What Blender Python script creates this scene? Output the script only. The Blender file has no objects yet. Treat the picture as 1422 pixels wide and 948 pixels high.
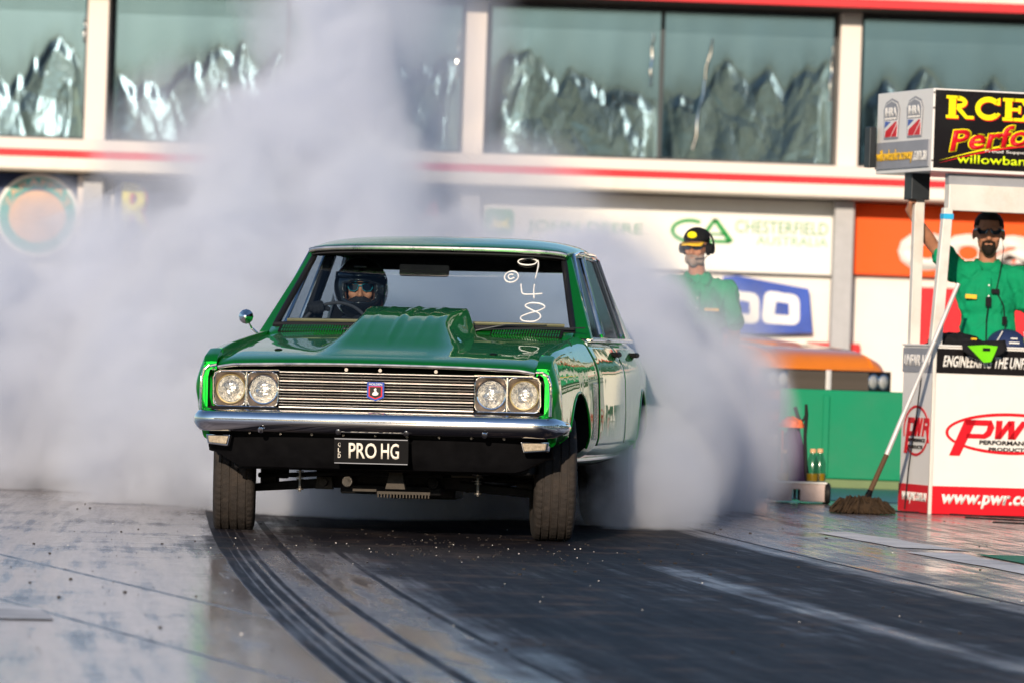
import bpy, bmesh, math, random
from mathutils import Vector, Matrix, noise
from mathutils.geometry import tessellate_polygon
random.seed(7)
D2R = math.radians
S = bpy.context.scene
COL = S.collection

# ------------------------------------------------------------------ camera, light, exposure
H_CAM = 0.95
cam_d = bpy.data.cameras.new('camera'); cam = bpy.data.objects.new('camera', cam_d); COL.objects.link(cam)
cam_d.sensor_width = 36; cam_d.lens = 187.6; cam_d.clip_start = 0.5; cam_d.clip_end = 2000
cam.location = (0, 0, H_CAM)
PITCH = math.atan(15 / 7410)
cam.matrix_world = Matrix.Translation((0, 0, H_CAM)) @ Matrix.Rotation(D2R(90) + PITCH, 4, 'X') @ Matrix.Rotation(D2R(2.0), 4, 'Z')
cam_d.dof.use_dof = True; cam_d.dof.focus_distance = 26.6; cam_d.dof.aperture_fstop = 5.0
S.camera = cam

SUN_EL, SUN_AZ = D2R(15.5), D2R(9)          # low sun behind the camera, a little to its left
sd = bpy.data.lights.new('sun', 'SUN'); sun = bpy.data.objects.new('sun', sd); COL.objects.link(sun)
sd.energy = 4.5; sd.angle = D2R(0.5); sd.color = (1.0, 0.84, 0.66)
to_sun = Vector((-math.sin(SUN_AZ) * math.cos(SUN_EL), -math.cos(SUN_AZ) * math.cos(SUN_EL), math.sin(SUN_EL)))
sun.rotation_euler = to_sun.to_track_quat('Z', 'Y').to_euler()
W = bpy.data.worlds.new('World'); S.world = W; W.use_nodes = True
wn = W.node_tree.nodes; wl = W.node_tree.links
sky = wn.new('ShaderNodeTexSky'); sky.sky_type = 'NISHITA'; sky.sun_disc = False
sky.sun_elevation = SUN_EL; sky.sun_rotation = D2R(180) + SUN_AZ; sky.air_density = 1.0; sky.dust_density = 0.4; sky.ozone_density = 3.0
wl.new(sky.outputs[0], wn['Background'].inputs[0]); wn['Background'].inputs[1].default_value = 0.11
S.view_settings.view_transform = 'Standard'; S.view_settings.look = 'None'
S.view_settings.exposure = 0.2; S.view_settings.gamma = 1
S.render.engine = 'CYCLES'
cy = S.cycles
cy.max_bounces = 10; cy.diffuse_bounces = 3; cy.glossy_bounces = 5; cy.transmission_bounces = 6; cy.transparent_max_bounces = 12
cy.volume_bounces = 5; cy.volume_step_rate = 1.0; cy.volume_max_steps = 128
cy.use_denoising = True; cy.sample_clamp_indirect = 6; cy.caustics_reflective = False

# ------------------------------------------------------------------ materials
def new_mat(name):
    m = bpy.data.materials.new(name); m.use_nodes = True
    return m, m.node_tree.nodes, m.node_tree.links, m.node_tree.nodes['Principled BSDF']

def mat(name, col, rough=0.5, metal=0.0, coat=0.0, var=0.12, nscale=6.0, bump=0.0, spec=0.18, dirt=None, emit=None, coatr=0.03, grain=None):
    """principled surface with large and fine colour variation, optional dirt and relief"""
    m, n, l, b = new_mat(name)
    tc = n.new('ShaderNodeTexCoord')
    no = n.new('ShaderNodeTexNoise'); no.inputs['Scale'].default_value = nscale; no.inputs['Detail'].default_value = 6
    no.inputs['Roughness'].default_value = 0.6
    l.new(tc.outputs['Object'], no.inputs['Vector'])
    mr = n.new('ShaderNodeMapRange'); mr.inputs[1].default_value = 0.3; mr.inputs[2].default_value = 0.7
    mr.inputs[3].default_value = 1 - var; mr.inputs[4].default_value = 1 + var * 0.5
    l.new(no.outputs['Fac'], mr.inputs[0])
    mx = n.new('ShaderNodeMix'); mx.data_type = 'RGBA'; mx.blend_type = 'MULTIPLY'; mx.inputs[0].default_value = 1
    mx.inputs[6].default_value = (*col, 1); l.new(mr.outputs[0], mx.inputs[7])
    out = mx.outputs[2]
    if dirt:
        n2 = n.new('ShaderNodeTexNoise'); n2.inputs['Scale'].default_value = nscale * 0.45; n2.inputs['Detail'].default_value = 9
        n2.inputs['Roughness'].default_value = 0.7
        l.new(tc.outputs['Object'], n2.inputs['Vector'])
        r2 = n.new('ShaderNodeMapRange'); r2.inputs[1].default_value = 0.52; r2.inputs[2].default_value = 0.75; r2.inputs[4].default_value = dirt[3]
        l.new(n2.outputs['Fac'], r2.inputs[0])
        m2 = n.new('ShaderNodeMix'); m2.data_type = 'RGBA'; l.new(r2.outputs[0], m2.inputs[0]); l.new(out, m2.inputs[6])
        m2.inputs[7].default_value = (*dirt[:3], 1); out = m2.outputs[2]
    l.new(out, b.inputs['Base Color'])
    rr = n.new('ShaderNodeMapRange'); rr.inputs[1].default_value = 0.3; rr.inputs[2].default_value = 0.7
    rr.inputs[3].default_value = max(0.0, rough * 0.85); rr.inputs[4].default_value = min(1, rough * 1.2)
    l.new(no.outputs['Fac'], rr.inputs[0]); l.new(rr.outputs[0], b.inputs['Roughness'])
    b.inputs['Metallic'].default_value = metal; b.inputs['Coat Weight'].default_value = coat
    b.inputs['Coat Roughness'].default_value = coatr; b.inputs['Specular IOR Level'].default_value = spec
    if bump:
        n3 = n.new('ShaderNodeTexNoise'); n3.inputs['Scale'].default_value = grain or nscale * 8; n3.inputs['Detail'].default_value = 5
        l.new(tc.outputs['Object'], n3.inputs['Vector'])
        bp = n.new('ShaderNodeBump'); bp.inputs['Strength'].default_value = bump; bp.inputs['Distance'].default_value = 0.01
        l.new(n3.outputs['Fac'], bp.inputs['Height']); l.new(bp.outputs[0], b.inputs['Normal'])
    if emit:
        b.inputs['Emission Color'].default_value = (*emit[:3], 1); b.inputs['Emission Strength'].default_value = emit[3]
    return m

def mat_glass(name, tint, refl_rough=0.02, ior=1.5):
    m, n, l, b = new_mat(name); n.remove(b)
    o = n['Material Output']
    t = n.new('ShaderNodeBsdfTransparent'); t.inputs[0].default_value = (*tint, 1)
    g = n.new('ShaderNodeBsdfGlossy'); g.inputs['Roughness'].default_value = refl_rough
    lw = n.new('ShaderNodeLayerWeight'); lw.inputs[0].default_value = 0.5
    pw = n.new('ShaderNodeMath'); pw.operation = 'POWER'; l.new(lw.outputs['Facing'], pw.inputs[0]); pw.inputs[1].default_value = 5
    f = n.new('ShaderNodeMath'); f.operation = 'MULTIPLY_ADD'; l.new(pw.outputs[0], f.inputs[0]); f.inputs[1].default_value = 0.92; f.inputs[2].default_value = 0.05
    mx = n.new('ShaderNodeMixShader'); l.new(f.outputs[0], mx.inputs[0]); l.new(t.outputs[0], mx.inputs[1]); l.new(g.outputs[0], mx.inputs[2])
    l.new(mx.outputs[0], o.inputs[0])
    return m

M = {}
def mat_paint():
    m, n, l, b = new_mat('candy_green_paint')
    tc = n.new('ShaderNodeTexCoord')
    vo = n.new('ShaderNodeTexNoise'); vo.inputs['Scale'].default_value = 900; l.new(tc.outputs['Object'], vo.inputs['Vector'])
    cr = n.new('ShaderNodeValToRGB')
    cr.color_ramp.elements[0].position = 0.35; cr.color_ramp.elements[0].color = (0.0, 0.26, 0.018, 1)
    cr.color_ramp.elements[1].position = 0.68; cr.color_ramp.elements[1].color = (0.0, 0.52, 0.03, 1)
    l.new(vo.outputs['Fac'], cr.inputs[0]); l.new(cr.outputs[0], b.inputs['Base Color'])
    b.inputs['Metallic'].default_value = 0.9; b.inputs['Roughness'].default_value = 0.5
    b.inputs['Coat Weight'].default_value = 1; b.inputs['Coat Roughness'].default_value = 0.015; b.inputs['Coat IOR'].default_value = 1.5
    no = n.new('ShaderNodeTexNoise'); no.inputs['Scale'].default_value = 3.0; l.new(tc.outputs['Object'], no.inputs['Vector'])
    bp = n.new('ShaderNodeBump'); bp.inputs['Strength'].default_value = 0.10; bp.inputs['Distance'].default_value = 0.02
    l.new(no.outputs['Fac'], bp.inputs['Height']); l.new(bp.outputs[0], b.inputs['Coat Normal'])
    return m
M['paint'] = mat_paint()
M['orange_paint'] = mat('orange_paint', (0.92, 0.24, 0.01), 0.35, 0.1, 1.0, 0.05)
M['chrome'] = mat('chrome', (0.86, 0.86, 0.88), 0.06, 1.0, var=0.05, nscale=20)
M['chrome_worn'] = mat('worn_chrome', (0.75, 0.74, 0.73), 0.16, 1.0, var=0.15, nscale=25)
M['black'] = mat('satin_black', (0.005, 0.005, 0.006), 0.55, 0, 0.0, 0.3, 12, spec=0.07)
M['scruffy_bracket'] = mat('dusty_bracket', (0.07, 0.06, 0.05), 0.7, 0, 0, 0.4, 30)
M['flat_black'] = mat('flat_black', (0.008, 0.008, 0.009), 0.8, 0, 0, 0.3, 12)
M['rubber_seal'] = mat('rubber_seal', (0.012, 0.012, 0.014), 0.45)
M['tyre'] = mat('tyre_rubber', (0.034, 0.028, 0.025), 0.8, 0, 0, 0.4, 22, 0.5, 0.3, dirt=(0.075, 0.055, 0.042, 0.5))
M['iron'] = mat('dirty_iron', (0.012, 0.012, 0.013), 0.6, 0.2, 0, 0.4, 14, 0.3)
M['bolt'] = mat('bare_steel', (0.22, 0.20, 0.18), 0.4, 0.8, 0, 0.3, 40)
M['interior'] = mat('dark_vinyl', (0.016, 0.016, 0.02), 0.55, 0, 0, 0.3, 10)
M['gold'] = mat('gold_trim', (0.62, 0.48, 0.22), 0.32, 0.7)
M['glass'] = mat_glass('clear_glass', (0.74, 0.82, 0.87))
M['lens_plain'] = mat_glass('lamp_glass', (0.97, 0.97, 0.95), 0.05)
M['reflector'] = mat('lamp_reflector', (0.90, 0.88, 0.84), 0.16, 1.0, var=0.35, nscale=40, bump=0.9, grain=32)
M['lamp_lens'] = mat('fluted_lamp_lens', (0.82, 0.79, 0.72), 0.12, 0.55, 1.0, 0.3, 60, 0.7, grain=70)
M['bright_bar'] = mat('bright_anodised_bar', (0.80, 0.74, 0.70), 0.30, 1.0, var=0.15, nscale=15)
M['bezel'] = mat('lamp_bezel', (0.34, 0.28, 0.23), 0.4, 0.7, 0, 0.15)
M['indicator'] = mat('indicator_lens', (0.55, 0.46, 0.34), 0.15, 0.1, 1.0, 0.35, 60, 0.5, grain=80)
M['cream_text'] = mat('cream_print', (0.82, 0.76, 0.66), 0.5, var=0.04)
M['white_marker'] = mat('white_marker', (0.85, 0.85, 0.82), 0.7, var=0.05)
M['white'] = mat('white_paint', (0.78, 0.76, 0.73), 0.4, 0, 0.2, 0.05, 2.5, dirt=(0.45, 0.38, 0.3, 0.18))
M['wall_white'] = mat('wall_white', (0.80, 0.76, 0.70), 0.6, 0, 0, 0.05, 0.8, dirt=(0.6, 0.5, 0.4, 0.12))
M['pier_white'] = mat('pier_paint', (0.76, 0.68, 0.62), 0.55, 0, 0, 0.04, 1.0)
M['grey_post'] = mat('grey_post', (0.42, 0.42, 0.43), 0.5)
M['fascia'] = mat('cream_fascia', (0.80, 0.74, 0.66), 0.5, 0, 0, 0.05, 1.5, dirt=(0.55, 0.38, 0.22, 0.35))
M['red'] = mat('red_paint', (0.66, 0.012, 0.022), 0.4, 0, 0.2, 0.08, 1.5)
M['red_print'] = mat('red_print', (0.66, 0.012, 0.022), 0.4, var=0.03)
M['dark_eave'] = mat('dark_eave', (0.10, 0.085, 0.075), 0.7)
M['frame_dark'] = mat('dark_frame', (0.03, 0.035, 0.04), 0.4, 0.3)
M['orange_board'] = mat('orange_board', (0.86, 0.10, 0.008), 0.5, var=0.04, nscale=1)
M['navy'] = mat('navy_board', (0.02, 0.035, 0.10), 0.5)
M['blue'] = mat('blue_board', (0.012, 0.07, 0.42), 0.35, 0, 0.4, 0.35, 1.6)
M['teal'] = mat('teal_print', (0.02, 0.34, 0.28), 0.5)
M['peach'] = mat('peach_print', (0.72, 0.42, 0.22), 0.5, 0, 0, 0.25, 3)
M['print_white'] = mat('print_white', (0.80, 0.78, 0.74), 0.45, var=0.03)
M['green_print'] = mat('green_print', (0.015, 0.28, 0.06), 0.5, var=0.04)
M['pale_green'] = mat('pale_green_print', (0.14, 0.38, 0.20), 0.5, var=0.04)
M['yellow'] = mat('yellow_print', (0.88, 0.78, 0.01), 0.4, var=0.03)
M['lime'] = mat('lime_print', (0.70, 0.85, 0.01), 0.4, var=0.03)
M['amber'] = mat('amber_print', (0.85, 0.50, 0.03), 0.5)
M['pink'] = mat('pink_print', (0.62, 0.10, 0.16), 0.5)
M['gloss_black'] = mat('gloss_black_board', (0.012, 0.010, 0.011), 0.25, 0, 0.3, 0.2, 3)
M['grey_print'] = mat('grey_print', (0.30, 0.31, 0.34), 0.5)
M['barrier_green'] = mat('barrier_green', (0.0, 0.22, 0.10), 0.6, 0, 0, 0.14, 1.6, 0.25, dirt=(0.0, 0.13, 0.065, 0.6), grain=5)
M['barrier_base'] = mat('barrier_base', (0.16, 0.22, 0.10), 0.6)
M['steel'] = mat('white_steel', (0.72, 0.69, 0.63), 0.4, 0.1, 0, 0.08, 6, dirt=(0.4, 0.25, 0.12, 0.4))
M['alu'] = mat('mop_handle', (0.72, 0.68, 0.64), 0.35, 0.4, 0, 0.1, 5)
M['rust'] = mat('rusty_handle', (0.10, 0.055, 0.03), 0.7)
M['mop'] = mat('mop_string', (0.045, 0.028, 0.016), 0.95, 0, 0, 0.5, 30)
M['skin'] = mat('skin', (0.42, 0.19, 0.11), 0.55, 0, 0, 0.12, 25)
M['hair'] = mat('dark_hair', (0.02, 0.014, 0.01), 0.7, 0, 0, 0.3, 80, 0.5)
M['grey_beard'] = mat('grey_beard', (0.36, 0.27, 0.22), 0.9, 0, 0, 0.3, 60, 0.6)
M['shirt'] = mat('green_shirt', (0.003, 0.27, 0.115), 0.85, 0, 0, 0.15, 6, 1.0, grain=7)
M['trouser'] = mat('dark_trousers', (0.02, 0.022, 0.03), 0.9)
M['boot'] = mat('black_boot', (0.012, 0.012, 0.012), 0.5)
M['race_suit'] = mat('black_race_suit', (0.018, 0.019, 0.023), 0.8, 0, 0, 0.3, 15, 0.4)
M['helmet'] = mat('black_helmet', (0.010, 0.012, 0.016), 0.12, 0, 1.0, 0.2, 4)
M['shades'] = mat('sunglass_lens', (0.01, 0.02, 0.04), 0.05, 0.5, 1.0)
M['cyan_frame'] = mat('cyan_frame', (0.02, 0.30, 0.38), 0.3, 0.2, 0.6)
M['steering_rim'] = mat('steering_rim', (0.05, 0.05, 0.055), 0.3, 0, 0.5)
M['seat_brown'] = mat('brown_seat', (0.085, 0.04, 0.025), 0.7)
M['bright_green'] = mat('lime_cloth', (0.16, 0.62, 0.01), 0.8, var=0.1)
M['cloth_black'] = mat('black_cloth', (0.012, 0.012, 0.014), 0.9, 0, 0, 0.4, 14, 0.5)
M['tape'] = mat('blue_tape', (0.03, 0.42, 0.72), 0.5)
M['purple'] = mat('purple_pack', (0.09, 0.05, 0.12), 0.7)
M['orange_plastic'] = mat('orange_plastic', (0.85, 0.16, 0.02), 0.4)
M['pink_box'] = mat('pinkish_cart', (0.62, 0.50, 0.46), 0.6, 0, 0, 0.12, 8, dirt=(0.3, 0.2, 0.15, 0.4))
M['oil'] = mat('amber_liquid', (0.50, 0.30, 0.01), 0.1, 0, 1.0)
M['bottle'] = mat_glass('bottle_plastic', (0.75, 0.76, 0.74), 0.15)
M['paint_line'] = mat('white_line_paint', (0.78, 0.75, 0.74), 0.55, 0, 0, 0.25, 3.0, 0.3, dirt=(0.12, 0.11, 0.12, 0.6))
M['green_line'] = mat('green_line_paint', (0.006, 0.22, 0.10), 0.5, 0, 0, 0.2, 4)
M['teal_floor'] = mat('teal_floor', (0.07, 0.17, 0.18), 0.4, 0, 0, 0.2, 3)
M['cable'] = mat('black_cable', (0.015, 0.014, 0.015), 0.6)
M['bark'] = mat('bark', (0.09, 0.065, 0.045), 0.9)
M['leaf'] = mat('gum_leaf', (0.045, 0.065, 0.025), 0.75, 0, 0, 0.4, 0.6)
M['roof_sheet'] = mat('roof_sheet', (0.5, 0.5, 0.5), 0.5)

# ------------------------------------------------------------------ mesh helpers
class MB:
    def __init__(s): s.v = []; s.f = []; s.m = []
    def add(s, vs, fs, mi=0):
        o = len(s.v); s.v += [Vector(p) for p in vs]; s.f += [tuple(i + o for i in f) for f in fs]; s.m += [mi] * len(fs)
        return s
    def box(s, c, d, mi=0, R=None, taper=1.0):
        hx, hy, hz = d[0] / 2, d[1] / 2, d[2] / 2
        vs = []
        for z in (-1, 1):
            t = taper if z > 0 else 1.0
            for x, y in ((-1, -1), (1, -1), (1, 1), (-1, 1)):
                p = Vector((x * hx * t, y * hy * t, z * hz))
                if R: p = R @ p
                vs.append(p + Vector(c))
        return s.add(vs, [(0, 3, 2, 1), (4, 5, 6, 7), (0, 1, 5, 4), (1, 2, 6, 5), (2, 3, 7, 6), (3, 0, 4, 7)], mi)
    def prism(s, lo, hi, mi=0):
        n = len(lo)
        fs = [tuple(range(n))[::-1], tuple(range(n, 2 * n))] + [(i, (i + 1) % n, n + (i + 1) % n, n + i) for i in range(n)]
        return s.add(list(lo) + list(hi), fs, mi)
    def cyl(s, a, b, r1, r2=None, n=16, mi=0, caps=True):
        r2 = r1 if r2 is None else r2
        a, b = Vector(a), Vector(b); q = (b - a).to_track_quat('Z', 'Y')
        vs = []
        for p, r in ((a, r1), (b, r2)):
            for i in range(n):
                t = 2 * math.pi * i / n; vs.append(p + q @ Vector((r * math.cos(t), r * math.sin(t), 0)))
        fs = [(i, (i + 1) % n, n + (i + 1) % n, n + i) for i in range(n)]
        if caps: fs += [tuple(range(n))[::-1], tuple(range(n, 2 * n))]
        return s.add(vs, fs, mi)
    def tube(s, pts, r, n=8, mi=0, closed=False):
        pts = [Vector(p) for p in pts]; N = len(pts); vs = []; q0 = None
        for i, p in enumerate(pts):
            a = pts[(i - 1) % N] if (closed or i > 0) else p
            b = pts[(i + 1) % N] if (closed or i < N - 1) else p
            q = (b - a).normalized().to_track_quat('Z', 'Y')
            rr = r[i] if isinstance(r, (list, tuple)) else r
            for k in range(n):
                t = 2 * math.pi * k / n; vs.append(p + q @ Vector((rr * math.cos(t), rr * math.sin(t), 0)))
        fs = []
        for i in range(N if closed else N - 1):
            j = (i + 1) % N
            # match ring start to avoid twist
            best = min(range(n), key=lambda o: (vs[i * n] - vs[j * n + o]).length)
            for k in range(n): fs.append((i * n + k, i * n + (k + 1) % n, j * n + (k + 1 + best) % n, j * n + (k + best) % n))
        if not closed: fs += [tuple(range(n))[::-1], tuple(range((N - 1) * n, N * n))]
        return s.add(vs, fs, mi)
    def lathe(s, prof, a, axis, n=32, mi=0, mats=None):
        """prof: (r, h) along axis from a"""
        a = Vector(a); q = Vector(axis).to_track_quat('Z', 'Y'); vs = []
        for r, h in prof:
            for i in range(n):
                t = 2 * math.pi * i / n; vs.append(a + q @ Vector((r * math.cos(t), r * math.sin(t), h)))
        o = len(s.v); s.v += vs
        for j in range(len(prof) - 1):
            for i in range(n):
                s.f.append((o + j * n + i, o + j * n + (i + 1) % n, o + (j + 1) * n + (i + 1) % n, o + (j + 1) * n + i)); s.m.append(mats[j] if mats else mi)
        return s
    def ell(s, c, r, R=None, n=16, mi=0):
        vs = []; c = Vector(c); m = n // 2
        for j in range(m + 1):
            ph = math.pi * j / m
            for i in range(n):
                t = 2 * math.pi * i / n
                p = Vector((r[0] * math.sin(ph) * math.cos(t), r[1] * math.sin(ph) * math.sin(t), r[2] * math.cos(ph)))
                if R: p = R @ p
                vs.append(c + p)
        fs = []
        for j in range(m):
            for i in range(n):
                f = (j * n + i, (j + 1) * n + i, (j + 1) * n + (i + 1) % n, j * n + (i + 1) % n)
                fs.append(f)
        return s.add(vs, fs, mi)
    def cap(s, a, b, r1, r2, n=14):
        s.cyl(a, b, r1, r2, n); s.ell(a, (r1,) * 3, n=n); s.ell(b, (r2,) * 3, n=n); return s
    def grid(s, P, mi=0, flip=False):
        nu, nv = len(P), len(P[0]); vs = [p for row in P for p in row]; fs = []
        for i in range(nu - 1):
            for j in range(nv - 1):
                f = (i * nv + j, (i + 1) * nv + j, (i + 1) * nv + j + 1, i * nv + j + 1)
                fs.append(f[::-1] if flip else f)
        return s.add(vs, fs, mi)
    def mesh(s, name, mats, smooth=35, weld=1e-5):
        me = bpy.data.meshes.new(name); me.from_pydata([tuple(v) for v in s.v], [], s.f)
        for m in (mats if isinstance(mats, (list, tuple)) else [mats]): me.materials.append(m)
        me.polygons.foreach_set('material_index', s.m)
        bm = bmesh.new(); bm.from_mesh(me)
        bmesh.ops.remove_doubles(bm, verts=bm.verts, dist=weld)
        bmesh.ops.dissolve_degenerate(bm, edges=bm.edges, dist=1e-6)
        bmesh.ops.recalc_face_normals(bm, faces=bm.faces); bm.to_mesh(me); bm.free()
        if smooth:
            me.shade_smooth(); me.set_sharp_from_angle(angle=D2R(smooth))
        return me
    def build(s, name, mats, parent=None, smooth=35, bevel=0, seg=2, solid=0, loc=None, rot=None, weld=1e-5):
        me = s.mesh(name, mats, smooth, weld); o = bpy.data.objects.new(name, me); COL.objects.link(o)
        if parent: o.parent = parent
        if loc: o.location = loc
        if rot: o.rotation_euler = rot
        if solid:
            md = o.modifiers.new('solid', 'SOLIDIFY'); md.thickness = solid; md.offset = -1
        if bevel:
            md = o.modifiers.new('bevel', 'BEVEL'); md.width = bevel; md.segments = seg; md.limit_method = 'ANGLE'; md.angle_limit = D2R(40)
            md.harden_normals = False
        return o

def bake(o):
    """apply an object's modifiers into its mesh"""
    bpy.context.view_layer.update()
    dg = bpy.context.evaluated_depsgraph_get()
    me = bpy.data.meshes.new_from_object(o.evaluated_get(dg), depsgraph=dg)
    o.modifiers.clear(); o.data = me
    return me

def tag(o, label=None, cat=None, group=None, kind=None):
    if label: o['label'] = label
    if cat: o['category'] = cat
    if group: o['group'] = group
    if kind: o['kind'] = kind
    return o
def empty(name, loc=(0, 0, 0), rot=(0, 0, 0), label=None, cat=None, group=None):
    o = bpy.data.objects.new(name, None); COL.objects.link(o); o.location = loc; o.rotation_euler = rot; o.empty_display_size = 0.2
    return tag(o, label, cat, group)
def dup(o, parent, loc=None, rot=None):
    c = o.copy(); COL.objects.link(c); c.parent = parent
    if loc is not None: c.location = loc
    if rot is not None: c.rotation_euler = rot
    return c

def frame(origin, right, up):
    r = Vector(right).normalized(); u = Vector(up).normalized(); n = r.cross(u)
    o = Vector(origin)
    return lambda a, b, c=0.0: o + r * a + u * b + n * c
_txt = {}
def text(name, s, fr, x0, x1, z0, z1, mt, parent, depth=0.003, lift=0.001, shear=0.0, bold=0.0, arc=None, rise=0.0):
    """lettering fitted to a rectangle of a frame function, as thin solid letters"""
    cu = bpy.data.curves.new('tmp', 'FONT'); cu.body = s; cu.size = 1; cu.offset = bold; cu.resolution_u = 3; cu.fill_mode = 'FRONT'; cu.extrude = 0
    to = bpy.data.objects.new('tmp', cu); COL.objects.link(to); bpy.context.view_layer.update()
    dg = bpy.context.evaluated_depsgraph_get(); me = bpy.data.meshes.new_from_object(to.evaluated_get(dg), depsgraph=dg)
    bpy.data.objects.remove(to)
    xs = [v.co.x for v in me.vertices]; ys = [v.co.y for v in me.vertices]
    ax, bx, ay, by = min(xs), max(xs), min(ys), max(ys)
    for v in me.vertices:
        u = x0 + (v.co.x - ax) / (bx - ax) * (x1 - x0); w = z0 + (v.co.y - ay) / (by - ay) * (z1 - z0)
        w += rise * (u - x0); u += shear * (w - z0)
        if arc:
            cxx, czz, rad, a0, a1 = arc   # wrap on an arc: x -> angle, z -> radius
            t = a0 + (u - x0) / (x1 - x0) * (a1 - a0); rr = rad + (w - z0)
            u, w = cxx + rr * math.cos(t), czz + rr * math.sin(t)
        v.co = fr(u, w, lift + depth)
    bm = bmesh.new(); bm.from_mesh(me)
    nrm = fr(0, 0, 1) - fr(0, 0, 0)
    ex = bmesh.ops.extrude_face_region(bm, geom=bm.faces[:])
    bmesh.ops.translate(bm, verts=[g for g in ex['geom'] if isinstance(g, bmesh.types.BMVert)], vec=-nrm * depth)
    bmesh.ops.recalc_face_normals(bm, faces=bm.faces); bm.to_mesh(me); bm.free()
    me.name = name; me.materials.clear(); me.materials.append(mt)
    o = bpy.data.objects.new(name, me); COL.objects.link(o); o.parent = parent
    return o
def plate(name, pts, fr, mt, parent, depth=0.003, lift=0.0):
    """flat polygon of small thickness on a frame"""
    mb = MB(); mb.prism([fr(a, b, lift) for a, b in pts], [fr(a, b, lift + depth) for a, b in pts])
    return mb.build(name, mt, parent, smooth=0)
def ring_plate(name, cx, cz, rx, rz, w, fr, mt, parent, a0=0, a1=2 * math.pi, n=48, depth=0.003, lift=0.0, power=1.0):
    mb = MB(); P = []
    for i in range(n + 1):
        t = a0 + (a1 - a0) * i / n
        P.append((math.cos(t), math.sin(t)))
    for i in range(n):
        (c0, s0), (c1, s1) = P[i], P[i + 1]
        q = [(cx + rx * c0, cz + rz * s0), (cx + rx * c1, cz + rz * s1), (cx + (rx - w) * c1, cz + (rz - w) * s1), (cx + (rx - w) * c0, cz + (rz - w) * s0)]
        mb.prism([fr(a, b, lift) for a, b in q], [fr(a, b, lift + depth) for a, b in q])
    return mb.build(name, mt, parent, smooth=0)

def clerp(keys, y):
    """smooth interpolation of tuples keyed by y"""
    if y <= keys[0][0]: return list(keys[0][1:])
    if y >= keys[-1][0]: return list(keys[-1][1:])
    for i in range(len(keys) - 1):
        a, b = keys[i], keys[i + 1]
        if a[0] <= y <= b[0]:
            if b[0] - a[0] < 1e-6: return list(b[1:])
            t = (y - a[0]) / (b[0] - a[0]); p = keys[max(0, i - 1)]; q = keys[min(len(keys) - 1, i + 2)]
            out = []
            for k in range(1, len(a)):
                h = b[0] - a[0]
                m0 = (b[k] - p[k]) / max(1e-6, b[0] - p[0]) * h; m1 = (q[k] - a[k]) / max(1e-6, q[0] - a[0]) * h
                d = b[k] - a[k]
                if d == 0: m0 = m1 = 0
                else:
                    m0 = max(-3 * abs(d), min(3 * abs(d), m0)); m1 = max(-3 * abs(d), min(3 * abs(d), m1))
                    if m0 * d < 0: m0 = 0
                    if m1 * d < 0: m1 = 0
                out.append((2 * t**3 - 3 * t**2 + 1) * a[k] + (t**3 - 2 * t**2 + t) * m0 + (-2 * t**3 + 3 * t**2) * b[k] + (t**3 - t**2) * m1)
            return out
def sstep(a, b, x):
    t = max(0.0, min(1.0, (x - a) / (b - a))); return t * t * (3 - 2 * t)
def fillet(pts, rad, k=5):
    out = []
    for i, p in enumerate(pts):
        p = Vector(p)
        if i in (0, len(pts) - 1): out.append(p); continue
        a, b = Vector(pts[i - 1]) - p, Vector(pts[i + 1]) - p
        r = min(rad[i], a.length * 0.49, b.length * 0.49)
        A = p + a.normalized() * r; B = p + b.normalized() * r
        for j in range(k):
            t = j / (k - 1); out.append(A * (1 - t)**2 + p * 2 * t * (1 - t) + B * t * t)
    return out

def voxel_body(mb, voxel, mt, name, parent, smooth_it=3):
    me = bpy.data.meshes.new('t'); me.from_pydata([tuple(v) for v in mb.v], [], mb.f)
    bm = bmesh.new(); bm.from_mesh(me); bmesh.ops.remove_doubles(bm, verts=bm.verts, dist=1e-6); bmesh.ops.recalc_face_normals(bm, faces=bm.faces)
    bm.to_mesh(me); bm.free()
    o = bpy.data.objects.new(name, me); COL.objects.link(o)
    r = o.modifiers.new('r', 'REMESH'); r.mode = 'VOXEL'; r.voxel_size = voxel; r.use_smooth_shade = True
    if smooth_it:
        s = o.modifiers.new('s', 'SMOOTH'); s.iterations = smooth_it; s.factor = 0.5
    me2 = bake(o); me2.materials.clear(); me2.materials.append(mt); me2.shade_smooth(); me2.name = name
    if parent: o.parent = parent
    return o
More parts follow.
